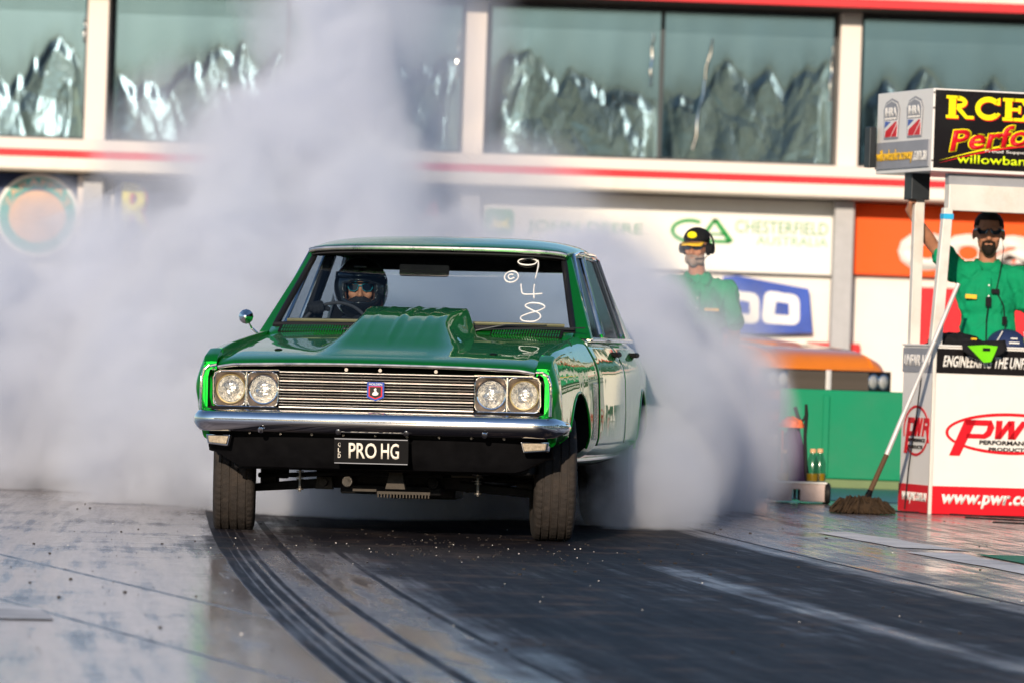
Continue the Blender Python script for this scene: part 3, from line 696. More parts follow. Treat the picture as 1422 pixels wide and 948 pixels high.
#            y     w      zb    wsh   zs     wi    zt     zw
KEYS = [(-0.004, 0.884, 0.630, 0.866, 0.845, 0.856, 0.848, 0.640),
        (0.004, 0.896, 0.622, 0.866, 0.856, 0.855, 0.860, 0.635),
        (0.020, 0.909, 0.61, 0.868, 0.872, 0.855, 0.876, 0.635),
        (0.045, 0.915, 0.60, 0.872, 0.892, 0.855, 0.895, 0.635),
        (0.159, 0.920, 0.44, 0.872, 0.925, 0.855, 0.930, 0.635),
        (0.160, 0.920, 0.44, 0.872, 0.925, 0.803, 0.932, 0.835),
        (0.450, 0.927, 0.42, 0.868, 0.952, 0.803, 0.965, 0.880),
        (0.780, 0.937, 0.40, 0.868, 0.970, 0.803, 0.990, 0.905),
        (1.380, 0.955, 0.36, 0.868, 1.000, 0.803, 1.030, 0.955),
        (1.440, 0.956, 0.36, 0.868, 1.002, 0.803, 1.033, 0.955),
        (1.560, 0.959, 0.36, 0.868, 1.005, 0.806, 1.036, 0.955),
        (1.561, 0.959, 0.36, 0.868, 1.005, 0.806, 1.036, 0.560),
        (2.300, 0.970, 0.35, 0.868, 1.008, 0.800, 1.036, 0.560),
        (3.300, 0.962, 0.36, 0.862, 1.010, 0.795, 1.036, 0.560),
        (3.560, 0.952, 0.36, 0.855, 1.010, 0.790, 1.036, 0.560),
        (3.561, 0.952, 0.36, 0.855, 1.010, 0.790, 1.036, 1.020),
        (4.000, 0.925, 0.38, 0.835, 0.995, 0.700, 1.035, 1.030),
        (4.400, 0.890, 0.40, 0.800, 0.965, 0.660, 0.995, 0.990),
        (4.560, 0.865, 0.44, 0.770, 0.920, 0.640, 0.950, 0.945),
        (4.600, 0.845, 0.48, 0.740, 0.880, 0.620, 0.900, 0.895)]
ys = sorted(set([k[0] for k in KEYS] + [0.0, 0.012, 0.03] + [i * 0.045 for i in range(1, 102)]))
body = body_mesh(KEYS, ys).build('body', M['paint'], CAR, smooth=38)
def arch(x0, x1, y, z, r):
    c = MB(); c.cyl((x0, y, z), (x1, y, z), r, n=56); return c
body.data.materials.append(M['flat_black'])
cut(body, [arch(0.55, 1.1, 0.78, 0.36, 0.385), arch(-1.1, -0.55, 0.78, 0.36, 0.385), arch(0.55, 1.1, 3.60, 0.37, 0.385), arch(-1.1, -0.55, 3.60, 0.37, 0.385)])
body.data.shade_smooth(); body.data.set_sharp_from_angle(angle=D2R(38)); body.parent = CAR
for f in body.data.polygons:      # black: underside, engine bay, cabin well and the wheel housings
    c = f.center; nrm = f.normal
    if (nrm.z < -0.85 and c.z < 0.5) or (abs(c.x) < 0.8 and 0.02 < c.y < 3.57 and c.z < 1.03) or (abs(c.x) < 0.80 and c.y < 0.17 and c.z < 0.94 and c.z > 0.55): f.material_index = 1
    for yw in (0.78, 3.60):
        if abs(math.hypot(c.y - yw, c.z - 0.365) - 0.385) < 0.02 and 0.5 < abs(c.x) and abs(nrm.x) < 0.3: f.material_index = 1
    if abs(c.x) < 0.56 and abs(nrm.x) > 0.9 and c.z < 0.8: f.material_index = 1
def side_x(y, z):
    k = clerp(KEYS, y); sec = body_section(*k)
    best = None
    for a, b in zip(sec, sec[1:]):
        if min(a.y, b.y) - 1e-6 <= z <= max(a.y, b.y) + 1e-6 and a.x > k[0] - 0.2 and b.x > k[0] - 0.2:
            t = 0 if abs(b.y - a.y) < 1e-9 else (z - a.y) / (b.y - a.y); best = a.x + (b.x - a.x) * t; break
    return best or k[0]
# flared lips round the wheel openings
for sx in (1, -1):
    for yw, zc in ((0.78, 0.36), (3.60, 0.37)):
        P = []
        for i in range(33):
            t = D2R(4 + 172 * i / 32); yy = yw + math.cos(t) * 0.388; zz = zc + math.sin(t) * 0.388
            if zz > clerp(KEYS, yy)[1] + 0.06: P.append((sx * (side_x(yy, max(zz, 0.47)) - 0.001), yy, zz))
        t_ = MB(); t_.tube(P, 0.007, 8); t_.build('wheel_arch_lip', M['paint'], CAR)
# doors laid a few millimetres proud of the body
def door(y0, y1, sx, rear=False):
    P = []; z0, z1 = 0.47, 0.995
    for i in range(25):
        y = y0 + (y1 - y0) * i / 24; row = []
        for j in range(25):
            z = z0 + (z1 - z0) * j / 24; yy = y
            if rear:   # rear door edge follows the wheel opening
                lim = 3.60 - (math.sqrt(max(0, 0.43**2 - (z - 0.37)**2)) if z < 0.80 else 0) - 0.0
                top = 3.42; e = min(top, lim) if z < 0.80 else top
                yy = y0 + (e - y0) * i / 24
            row.append(Vector((sx * (side_x(yy, z) + 0.0035), yy, z)))
        P.append(row)
    mb = MB(); mb.grid(P); d = mb.build('door', M['paint'], CAR, smooth=38)
    md = d.modifiers.new('s', 'SOLIDIFY'); md.thickness = 0.005; md.offset = -1; md.material_offset_rim = 1; d.data.materials.append(M['flat_black'])
    ye = (y1 - 0.16) if not rear else 3.26
    h = MB(); x = sx * (side_x(ye, 0.945) + 0.028)
    h.cyl((x - sx * .03, ye - 0.07, 0.945), (x, ye - 0.07, 0.945), 0.014, n=10); h.cyl((x - sx * .03, ye + 0.07, 0.945), (x, ye + 0.07, 0.945), 0.014, n=10)
    h.tube([(x, ye - 0.09, 0.945), (x + sx * .006, ye - 0.03, 0.948), (x + sx * .006, ye + 0.03, 0.948), (x, ye + 0.09, 0.945)], 0.013, 8)
    h.build('door_handle', M['black'], d)
    return d
for sx in (1, -1):
    door(1.42, 2.50, sx); door(2.512, 3.42, sx, True)
    # louvre trims behind the front wheel
    for q in range(4):
        mb = MB(); y = 1.235 + q * 0.034; mb.prism([(sx * (side_x(y, z) + 0.0), y - 0.010, z) for z in (0.50, 0.80)] + [(sx * side_x(y, z), y + 0.010, z) for z in (0.80, 0.50)],
                 [(sx * (side_x(y, z) + 0.009), y - 0.005, z) for z in (0.51, 0.79)] + [(sx * (side_x(y, z) + 0.009), y + 0.005, z) for z in (0.79, 0.51)])
        mb.build('vent_trim', M['chrome_worn'], CAR, smooth=0)
    mb = MB(); mb.tube([(sx * (side_x(y, 0.40) + 0.004), y, 0.395) for y in (1.20, 1.6, 2.2, 2.8, 3.17)], 0.010); mb.build('sill_strip', M['chrome_worn'], CAR)
    mb = MB(); mb.tube([(sx * 0.868, y, clerp(KEYS, y)[3] + 0.014) for y in (1.62, 2.0, 2.5, 3.0, 3.45, 3.62)], 0.012); mb.build('belt_moulding', M['chrome'], CAR)

# bonnet with its raised scoop
def bonnet_z(x, y):
    z = clerp([(0, 0.853), (0.03, 0.872), (0.12, 0.893), (0.35, 0.925), (0.75, 0.962), (1.10, 0.993), (1.40, 1.020)], y)[0]
    z += 0.016 * (1 - (abs(x) / 0.8)**2.2)
    z -= 0.010 * sstep(0.72, 0.80, abs(x))
    h, top, base = clerp([(0.10, 0.0, 0.22, 0.34), (0.30, 0.018, 0.21, 0.37), (0.50, 0.064, 0.20, 0.37), (0.68, 0.106, 0.195, 0.355), (0.80, 0.126, 0.195, 0.335), (0.87, 0.132, 0.20, 0.325), (1.02, 0.136, 0.215, 0.318), (1.20, 0.136, 0.238, 0.316), (1.36, 0.132, 0.250, 0.314)], y)
    b = h * (1 - sstep(top, base, abs(x)))
    for c, s in ((0.0, 0.6), (0.135, 0.28), (-0.135, 0.28)):       # pressed ridges
        b += s * 0.012 * math.exp(-((x - c) / 0.014)**2) * sstep(0.25, 0.6, y) * (h > 0)
    b -= 0.003 * math.exp(-((x - 0.035) / 0.014)**2) * sstep(0.25, 0.6, y)
    return z + b
YS = [0, 0.008, 0.02, 0.035] + [0.06 + i * (1.33 / 70) for i in range(71)]
XS = [-0.797 + 1.594 * i / 150 for i in range(151)]
mb = MB(); mb.grid([[Vector((x, y, bonnet_z(x, y))) for y in YS] for x in XS], flip=True)
# closed back wall below the scoop
yb = YS[-1]; nn = len(mb.v)
bon = mb.build('bonnet', M['paint'], CAR, smooth=60, solid=0.018)
mb = MB(); mb.grid([[Vector((x, yb - 0.012, 0.95)), Vector((x, yb - 0.012, bonnet_z(x, yb) - 0.012))] for x in XS[45:106]]); mb.build('scoop_back', M['black'], bon)
mb = MB(); mb.tube([(x, -0.004, bonnet_z(x, 0) - 0.006 + 0.0) for x in [-0.795 + 1.59 * i / 40 for i in range(41)]], 0.0085, 8); mb.build('chrome_lip', M['bright_bar'], bon)
for sx in (1, -1):
    mb = MB(); x = sx * 0.545; mb.lathe([(0.020, 0), (0.020, 0.006), (0.010, 0.009), (0.0, 0.009)], (x, 0.30, bonnet_z(x, 0.30) - 0.002), (0, -0.09, 1), 20); mb.build('bonnet_pin', M['black'], bon)
    P = [(sx * (0.797 + 0.004), -0.002, 0.848), (sx * 0.838, -0.002, 0.844), (sx * 0.862, -0.004, 0.828), (sx * 0.874, -0.006, 0.79), (sx * 0.878, -0.006, 0.72), (sx * 0.876, -0.004, 0.63)]
    mb = MB(); mb.tube(P, 0.0085, 8); mb.build('fender_moulding', M['chrome'], CAR)
    # fender top and bright inner return above the lamp opening
    G = []
    for q in range(9):
        y = 0.006 + 0.159 * q / 8; zt = clerp(KEYS, min(y, 0.158))[5]
        G.append([Vector((sx * 0.868, y, zt - 0.004)), Vector((sx * 0.857, y, zt)), Vector((sx * 0.83, y, zt + 0.002)), Vector((sx * 0.804, y, zt + 0.001)), Vector((sx * 0.8035, y, zt - 0.04)),
                  Vector((sx * 0.815, y, min(zt - 0.015, 0.838))), Vector((sx * 0.838, y, 0.822)), Vector((sx * 0.846, y, 0.79)), Vector((sx * 0.846, y, 0.625)), Vector((sx * 0.862, y, 0.625))])
        G[-1].append(G[-1][0])
    mb = MB(); mb.grid(G); [(mb.f.append(t), mb.m.append(0)) for t in tessellate_polygon([[Vector((p.x, p.z, 0)) for p in G[0][:10]]])]; mb.build('fender_nose', M['paint'], CAR, smooth=30)

# nose: headlamps, grille bars, emblem
mb = MB(); mb.box((0, 0.13, 0.73), (1.66, 0.03, 0.22)); mb.build('nose_panel', M['flat_black'], CAR, smooth=0)
mb = MB(); mb.box((0, 0.08, 0.638), (1.66, 0.13, 0.012)); mb.build('lower_valance_lip', M['black'], CAR, smooth=0)
zc = 0.731
for x in (-0.738, -0.573, 0.573, 0.738):
    hl = MB(); w = 0.079
    # rounded square bezel with a dished mouth
    outer = []; inner = []
    for i in range(48):
        t = 2 * math.pi * i / 48; c, s = math.cos(t), math.sin(t); q = (abs(c)**6 + abs(s)**6)**(-1 / 6)
        outer.append((x + w * q * c, 0.035, zc + 0.086 * q * s)); inner.append((x + 0.0745 * c, 0.062, zc + 0.0745 * s))
    b2 = [(p[0], 0.10, p[2]) for p in outer]
    hl.add(outer + inner, [(i, (i + 1) % 48, 48 + (i + 1) % 48, 48 + i) for i in range(48)]); hl.add(outer + b2, [(i, (i + 1) % 48, 48 + (i + 1) % 48, 48 + i) for i in range(48)])
    h = hl.build('headlamp', M['bezel'], CAR, smooth=30)
    r = MB(); r.tube([(p[0], 0.033, p[2]) for p in outer], 0.0035, 6, closed=True); r.build('bezel_rim', M['chrome'], h)
    r = MB(); r.lathe([(0.0745, 0), (0.0735, -0.008), (0.068, -0.006), (0.0675, 0.004)], (x, 0.060, zc), (0, 1, 0), 40); r.build('lamp_ring', M['gold'] if abs(x) > 0.65 else M['chrome'], h)
    r = MB(); r.lathe([(0.068, 0.002), (0.060, 0.016), (0.042, 0.034), (0.018, 0.046), (0.012, 0.046), (0.012, 0.030), (0.0, 0.028)], (x, 0.060, zc), (0, 1, 0), 40); r.build('reflector', M['reflector'], h)
    r = MB(); r.lathe([(0.0, -0.006), (0.010, -0.004), (0.013, 0.004), (0.013, 0.02)], (x, 0.068, zc), (0, 1, 0), 16); r.cyl((x - 0.03, 0.075, zc - 0.006), (x + 0.03, 0.075, zc - 0.006), 0.002, n=6); r.build('bulb_shield', M['chrome_worn'], h)
    r = MB(); P = []
    for a in range(9):
        rr = 0.068 * a / 8; row = []
        for b_i in range(41):
            t = 2 * math.pi * b_i / 40; px_, pz_ = rr * math.cos(t), rr * math.sin(t)
            row.append(Vector((x + px_, 0.052 - 0.014 * (1 - (rr / 0.068)**2) + 0.0008 * math.sin(px_ * 520), zc + pz_)))
        P.append(row)
    r.grid(P); r.build('lamp_glass', M['lens_plain'], h, smooth=60)
for sx in (1, -1):   # chrome surround of the nose panel
    mb = MB(); mb.tube([(sx * 0.49, 0.030, 0.826), (sx * 0.785, 0.030, 0.823), (sx * 0.812, 0.030, 0.812), (sx * 0.821, 0.030, 0.79), (sx * 0.822, 0.030, 0.68), (sx * 0.816, 0.030, 0.655), (sx * 0.795, 0.030, 0.644), (sx * 0.49, 0.030, 0.640)], 0.006, 8); mb.build('grille_surround', M['chrome'], CAR)
for sx in (1, -1):
    mb = MB(); mb.box((sx * 0.6555, 0.036, 0.732), (0.010, 0.012, 0.172)); mb.build('lamp_divider', M['chrome'], CAR, smooth=0, bevel=0.002)
gbar = None
zs_big = [0.822, 0.777, 0.733, 0.689, 0.645]
for i in range(4):
    a, b = zs_big[i], zs_big[i + 1]
    for z, hh in ((a, 0.0085), (a + (b - a) / 3, 0.0042), (a + 2 * (b - a) / 3, 0.0042)):
        mb = MB(); mb.prism([(-0.488, 0.027, -hh * .4), (-0.488, 0.0265, hh * .1), (-0.488, 0.031, hh / 2), (-0.488, 0.045, hh / 2), (-0.488, 0.045, -hh / 2)],
                            [(0.488, 0.027, -hh * .4), (0.488, 0.0265, hh * .1), (0.488, 0.031, hh / 2), (0.488, 0.045, hh / 2), (0.488, 0.045, -hh / 2)])
        mb.build('grille_bar', M['bright_bar'], CAR, smooth=0, loc=(0, 0, z))
mb = MB(); mb.box((0, 0.036, 0.645), (0.976, 0.02, 0.0085)); mb.build('grille_bar', M['bright_bar'], CAR, smooth=0)
for i in range(-4, 5):
    mb = MB(); mb.box((i * 0.098 + 0.02, 0.052, 0.733), (0.0035, 0.006, 0.172)); mb.build('grille_rod', M['scruffy_bracket'], CAR, smooth=0)
mb = MB(); mb.box((0, 0.078, 0.733), (0.96, 0.006, 0.17)); mb.build('radiator_core', M['iron'], CAR, smooth=0)
for x in (-0.15, 0.02, 0.30):
    mb = MB(); mb.cyl((x, 0.01, 0.838), (x, 0.028, 0.838), 0.009, n=10); mb.build('bolt', M['bolt'], CAR)
FN = frame((0.0, 0.014, 0.732), (1, 0, 0), (0, 0, 1))
em = empty('emblem'); em.parent = CAR
def shield(w, h0, h1): return [(-w, h1), (w, h1), (w, -h0 * 0.6), (0, -h0), (-w, -h0 * 0.6)]
plate('shield', [(-0.043, 0.048), (0.043, 0.048), (0.043, -0.028), (0.0, -0.046), (-0.043, -0.028)], FN, M['blue'], em, 0.008)
plate('shield_border', [(-0.034, 0.028), (0.034, 0.028), (0.034, -0.022), (0, -0.037), (-0.034, -0.022)], FN, M['red_print'], em, 0.002, 0.008)
plate('shield_field', [(-0.028, 0.024), (0.028, 0.024), (0.028, -0.019), (0, -0.031), (-0.028, -0.019)], FN, M['gloss_black'], em, 0.002, 0.010)
plate('lion_figure', [(-0.016, -0.014), (-0.012, -0.004), (-0.004, 0.002), (-0.008, 0.012), (0.0, 0.019), (0.006, 0.014), (0.004, 0.006), (0.010, -0.002), (0.016, -0.006), (0.014, -0.014), (0.004, -0.018), (-0.008, -0.018)], FN, M['print_white'], em, 0.002, 0.0125)
text('lettering', 'HOLDEN', FN, -0.033, 0.033, 0.032, 0.043, M['print_white'], em, depth=0.001, lift=0.009, bold=0.02)

# bumper: plan follows the nose and wraps back at the ends
def bumper(parent, yk, hw, zmid, sgn=1):
    prof = [(0.050, 0.060), (0.012, 0.056), (-0.012, 0.050), (-0.030, 0.034), (-0.037, 0.010), (-0.034, -0.012), (-0.018, -0.038), (0.002, -0.052), (0.040, -0.056), (0.040, -0.046), (0.010, -0.040), (-0.018, 0.0), (0.0, 0.044), (0.050, 0.052)]
    P = []; N = 72
    for i in range(N + 1):
        u = -1 + 2 * i / N; au = abs(u)
        t = sstep(0.86, 1.0, au)
        x = u * hw; y = 0.05 * au**2 + 0.36 * max(0, (au - 0.90) / 0.10)**1.7 * 0.75
        if au > 0.90: x = math.copysign(hw * 0.90 + (hw * 0.10) * math.sin(min(1, (au - 0.90) / 0.10) * math.pi / 2) * 1.0, u)
        sc = 1 - 0.42 * sstep(0.93, 1.0, au)
        ang = math.copysign(math.atan2(0.5 * t, 1 - 0.5 * t) * 1.2, u)
        row = []
        for py, pz in prof:
            row.append(Vector((x - py * math.sin(ang) * 0.9, yk + sgn * (y + py * math.cos(ang)), zmid + pz * sc - 0.004 * t)))
        P.append(row + [row[0]])
    mb = MB(); mb.grid(P); mb.f.append(tuple(range(len(prof)))); mb.m.append(0)
    k = (len(P) - 1) * (len(prof) + 1); mb.f.append(tuple(range(k, k + len(prof)))); mb.m.append(0)
    return mb.build('bumper', M['chrome'], parent, smooth=50)
bp_ = bumper(CAR, -0.055, 0.925, 0.575)
for x in (-0.56, -0.17, 0.17, 0.56):
    r = MB(); r.lathe([(0.016, 0), (0.014, 0.007), (0.0, 0.010)], (x, -0.063, 0.530), (0, -1, -0.5), 16); r.build('bumper_bolt', M['chrome'], bp_)
rb = bumper(CAR, 4.66, 0.905, 0.575, -1)
# valance below the bumper
P = []
for i in range(49):
    u = -1 + i / 24; x = u * 0.87; y = 0.05 + 0.10 * abs(u)**3
    zb_ = 0.350 + 0.075 * sstep(0.78, 1.0, abs(u)); P.append([Vector((x, y - 0.02, 0.545)), Vector((x, y, 0.50)), Vector((x, y + 0.03, zb_ + 0.05)), Vector((x, y + 0.07, zb_)), Vector((x, y + 0.12, zb_ - 0.004))])
mb = MB(); mb.grid(P); va = mb.build('valance', M['black'], CAR, solid=0.006)
for i in range(9):
    x = -0.64 + i * 0.16; r = MB(); r.lathe([(0.008, 0), (0.006, 0.005), (0, 0.006)], (x, 0.03 + 0.1 * abs(x / 0.87)**3, 0.512), (0, -1, 0), 10); r.build('bolt', M['bolt'], va)
for sx in (1, -1):
    r = MB(); r.prism([(sx * 0.725, 0.062, 0.505), (sx * 0.868, 0.125, 0.505), (sx * 0.862, 0.125, 0.452), (sx * 0.74, 0.066, 0.442)], [(sx * 0.730, 0.020, 0.502), (sx * 0.864, 0.082, 0.502), (sx * 0.855, 0.086, 0.455), (sx * 0.744, 0.030, 0.446)])
    ind = r.build('indicator', M['chrome'], CAR, smooth=0, bevel=0.005)
    r = MB(); r.prism([(sx * 0.736, 0.021, 0.496), (sx * 0.855, 0.078, 0.496), (sx * 0.848, 0.083, 0.460), (sx * 0.748, 0.030, 0.452)], [(sx * 0.740, 0.012, 0.493), (sx * 0.851, 0.066, 0.493), (sx * 0.845, 0.072, 0.463), (sx * 0.752, 0.020, 0.456)]); r.build('indicator_lens', M['indicator'], ind, smooth=0, bevel=0.004)
# number plate
FP = frame((-0.008, -0.03, 0.437), (1, 0, 0), (0, -0.06, 1))
pl = plate('number_plate', [(-0.186, -0.062), (0.186, -0.062), (0.186, 0.066), (-0.186, 0.066)], FP, M['black'], CAR, 0.008)
for z in (-0.060, 0.060):
    plate('plate_edge', [(-0.183, z - 0.002), (0.183, z - 0.002), (0.183, z + 0.002), (-0.183, z + 0.002)], FP, M['grey_print'], pl, 0.004, 0.008)
FP2 = frame((-0.008, -0.03, 0.437), (1, 0, 0), (0, 0.10, 1))
def lift(f, d): return lambda a, b, c=0.0: f(a, b, c + d)
FL = lift(FP, 0.008)
text('plate_lettering', 'PRO', FL, -0.112, 0.028, -0.036, 0.042, M['cream_text'], pl, bold=0.015)
text('plate_lettering', 'HG', FL, 0.050, 0.140, -0.036, 0.042, M['cream_text'], pl, bold=0.015)
for i, c in enumerate('QLD'): text('plate_lettering', c, FL, -0.166, -0.152, 0.019 - i * 0.027, 0.041 - i * 0.027, M['cream_text'], pl, bold=0.01)

# underbody
U = MB(); U.box((0, 0.75, 0.29), (0.80, 0.18, 0.11), taper=1.0); U.box((0, 0.62, 0.235), (0.52, 0.10, 0.05)); U.box((0, 1.05, 0.30), (0.34, 0.7, 0.16)); U.box((0, 0.9, 0.36), (1.5, 1.3, 0.06))
U.box((0.12, 1.0, 0.215), (0.34, 0.3, 0.06)); U.box((0, 2.3, 0.34), (1.3, 1.6, 0.05)); U.cyl((-0.3, 1.2, 0.25), (-0.32, 3.9, 0.25), 0.035); U.cyl((0.3, 1.2, 0.25), (0.32, 3.9, 0.25), 0.035)
U.cyl((0, 1.5, 0.28), (0, 3.5, 0.30), 0.045); U.cyl((-0.75, 3.60, 0.34), (0.75, 3.60, 0.34), 0.05); U.ell((0, 3.60, 0.34), (0.16, 0.14, 0.15))
U.box((0, 0.30, 0.40), (1.3, 0.12, 0.10))
U.build('chassis', M['iron'], CAR, smooth=30, bevel=0.01)
for sx in (1, -1):
    r = MB(); r.prism([(sx * 0.34, 0.62, 0.235), (sx * 0.34, 0.88, 0.235), (sx * 0.74, 0.80, 0.205), (sx * 0.74, 0.72, 0.205)], [(sx * 0.34, 0.62, 0.285), (sx * 0.34, 0.88, 0.285), (sx * 0.74, 0.80, 0.245), (sx * 0.74, 0.72, 0.245)]); r.build('control_arm', M['iron'], CAR, smooth=0, bevel=0.006)
    r = MB(); r.tube([(sx * 0.70, 0.70, 0.29), (sx * 0.45, 0.55, 0.30), (sx * 0.28, 0.44, 0.315), (0, 0.42, 0.318)], 0.013); r.build('sway_bar', M['iron'], CAR)
    r = MB(); r.cyl((sx * 0.455, 0.50, 0.215), (sx * 0.455, 0.50, 0.325), 0.007, n=8)
    for z in (0.225, 0.275, 0.287, 0.315): r.cyl((sx * 0.455, 0.50, z), (sx * 0.455, 0.50, z + 0.006), 0.019, n=14)
    r.build('link_bolt', M['bolt'], CAR)
    r = MB(); r.cyl((sx * 0.22, 0.56, 0.272), (sx * 0.22, 0.54, 0.272), 0.030, 0.026, 20); r.cyl((sx * 0.22, 0.54, 0.272), (sx * 0.22, 0.53, 0.272), 0.012, n=6); r.build('bushing', M['bolt'] if sx < 0 else M['iron'], CAR)
    r = MB(); r.cyl((sx * 0.62, 0.79, 0.28), (sx * 0.60, 0.85, 0.70), 0.055, n=16); r.box((sx * 0.66, 0.78, 0.33), (0.08, 0.10, 0.22)); r.build('suspension_strut', M['iron'], CAR)
r = MB(); r.cyl((-0.34, 0.55, 0.265), (-0.34, 0.53, 0.265), 0.022, 0.018, n=18); r.box((-0.34, 0.57, 0.26), (0.09, 0.04, 0.06), taper=0.8); r.build('bushing', M['scruffy_bracket'], CAR)
r = MB(); r.box((0.10, 0.36, 0.225), (0.27, 0.03, 0.014)); r.build('cooler', M['scruffy_bracket'], CAR, smooth=0)
ck = None
for i in range(17):
    r = MB(); r.box((0, 0, 0), (0.006, 0.03, 0.022)); o = r.build('cooler_fin', M['scruffy_bracket'], CAR, smooth=0) if ck is None else dup(ck, CAR); ck = ck or o; o.location = (-0.028 + i * 0.016, 0.355, 0.212)
for c_, d_, t_ in (((0.06, 0.35, 0.29), (0.10, 0.05, 0.09), 0.6), ((-0.10, 0.37, 0.235), (0.12, 0.03, 0.012), 1), ((0.42, 0.36, 0.315), (0.16, 0.03, 0.010), 1)):
    r = MB(); r.box(c_, d_, taper=t_); r.build('bracket', M['scruffy_bracket'], CAR, smooth=0)

# wheels (front pair steered)
wheel(CAR, -0.842, 0.78, 0.325 - 0.842 * 0.0122 + 0.002, 0.325, 0.208, D2R(-1.0), -1)
wheel(CAR, 0.800, 0.78, 0.325 + 0.0 - 0.800 * 0.0122 + 0.002, 0.325, 0.208, D2R(0.0), 1)
for w_ in [o for o in CAR.children if o.name.startswith('wheel') and o.type == 'EMPTY']: w_.rotation_euler = (0.3, 0, D2R(10.0))
wheel(CAR, -0.76, 3.60, 0.345 - 0.76 * 0.0122, 0.345, 0.27, 0, -1)
wheel(CAR, 0.76, 3.60, 0.345 - 0.76 * 0.0122, 0.345, 0.27, 0, 1)

# cowl and its vents
P = []
for i in range(41):
    x = -0.80 + 1.6 * i / 40; cr_ = 0.012 * (1 - (x / 0.8)**2); P.append([Vector((x, 1.395, 0.995 + cr_)), Vector((x, 1.42, 1.018 + cr_)), Vector((x, 1.50, 1.050 + cr_)), Vector((x, 1.60, 1.052 + cr_))])
mb = MB(); mb.grid(P); cowl = mb.build('cowl', M['paint'], CAR, solid=0.01)
for sx in (1, -1):
    mb = MB()
    for i in range(26):
        x = sx * (0.385 + i * 0.0138); cr_ = 0.012 * (1 - (x / 0.8)**2)
        for j in range(2): mb.box((x, 1.43 + j * 0.045, 1.0285 + j * 0.0185 + cr_), (0.0065, 0.034, 0.013), R=Matrix.Rotation(D2R(22), 3, 'X'), mi=0)
    mb.build('cowl_louvres', M['paint'], cowl, smooth=0)
    mb = MB(); mb.box((sx * 0.56, 1.455, 1.043), (0.38, 0.10, 0.004), R=Matrix.Rotation(D2R(21.5), 3, 'X')); mb.build('vent_mesh', M['flat_black'], cowl, smooth=0)

# windscreen, roof, pillars, glass
WSB = (1.50, 1.062, 0.790); WST = (2.02, 1.452, 0.668)
def ws_pt(u, v, off=0.0):
    y = WSB[0] + (WST[0] - WSB[0]) * v; z = WSB[1] + (WST[1] - WSB[1]) * v; hw = WSB[2] + (WST[2] - WSB[2]) * v
    y -= 0.10 * (1 - u * u) * (0.9 - 0.4 * v) + off * 0.6; z += off * 0.8 + 0.012 * (1 - u * u) * (v if v > 0.5 else 0.3)
    return Vector((u * hw, y + 0.06, z))
mb = MB(); mb.grid([[ws_pt(-0.985 + 1.97 * i / 32, 0.03 + 0.94 * j / 12) for j in range(13)] for i in range(33)]); WS = mb.build('windscreen', M['glass'], CAR, smooth=80)
edge = [ws_pt(-1 + 2 * i / 24, 0) for i in range(25)] + [ws_pt(1, j / 10) for j in range(1, 10)] + [ws_pt(1 - 2 * i / 24, 1) for i in range(25)] + [ws_pt(-1, 1 - j / 10) for j in range(1, 10)]
mb = MB(); mb.tube(edge, 0.017, 8, closed=True); mb.build('windscreen_rubber', M['rubber_seal'], WS)
mb = MB(); mb.tube([ws_pt(-0.94 + 1.88 * i / 24, 0.055) + Vector((0, 0.05, 0.004)) for i in range(25)], 0.010, 8); mb.build('dash_edge', M['gold'], CAR)
RK = [(1.95, 0.690, 1.458, 1.476), (2.02, 0.694, 1.468, 1.496), (2.12, 0.700, 1.474, 1.520), (2.4, 0.706, 1.480, 1.555), (2.75, 0.706, 1.480, 1.568), (3.10, 0.700, 1.474, 1.556), (3.38, 0.690, 1.462, 1.525), (3.50, 0.680, 1.450, 1.49)]
P = []
for i in range(46):
    y = 2.02 + (3.50 - 2.02) * i / 45; hw, ze, zc_ = clerp(RK, y); row = []
    bow = -0.05
    for j in range(49):
        t = math.pi * j / 48; c, s = math.cos(t), math.sin(t)
        x = hw * math.copysign(abs(c)**0.62, c) if abs(c) > 1e-9 else 0; z = ze + (zc_ - ze) * abs(s)**0.80
        yy = y - 0.09 * (1 - (x / hw)**2) * (1 - i / 45) + 0.06 * (1 - (x / hw)**2) * (i / 45)
        row.append(Vector((x, yy, z)))
    P.append([Vector((row[0].x - 0.004, row[0].y, row[0].z - 0.02))] + row + [Vector((row[-1].x + 0.004, row[-1].y, row[-1].z - 0.02))])
mb = MB(); mb.grid(P); roof = mb.build('roof', M['paint'], CAR, smooth=45, solid=0.02)
mb = MB(); mb.tube([P[0][j] + Vector((0, -0.010, -0.010)) for j in range(3, len(P[0]) - 3)], 0.0135, 10); mb.build('roof_edge_trim', M['bright_bar'], roof)
P2 = [[p * 1.0 + Vector((0, 0, -0.03)) for p in row[4:-4]] for row in P]
mb = MB(); mb.grid(P2); mb.build('headlining', M['interior'], roof, solid=0.008)
def pillar(name, b, t, mt, parent=CAR, both=True, bev=0.006):
    for sx in (1, -1):
        mb = MB(); mb.prism([(sx * x, y, z) for x, y, z in b], [(sx * x, y, z) for x, y, z in t]); mb.build(name, mt, parent, smooth=0, bevel=bev)
pillar('windscreen_pillar', [(0.792, 1.555, 1.03), (0.885, 1.60, 1.02), (0.885, 1.68, 1.02), (0.80, 1.66, 1.03)], [(0.672, 2.085, 1.463), (0.706, 2.10, 1.458), (0.706, 2.16, 1.458), (0.665, 2.15, 1.463)], M['paint'])
pillar('quarter_frame', [(0.825, 1.98, 1.03), (0.843, 1.98, 1.03), (0.843, 2.005, 1.03), (0.825, 2.005, 1.03)], [(0.686, 2.28, 1.475), (0.704, 2.28, 1.475), (0.704, 2.30, 1.475), (0.686, 2.30, 1.475)], M['chrome_worn'])
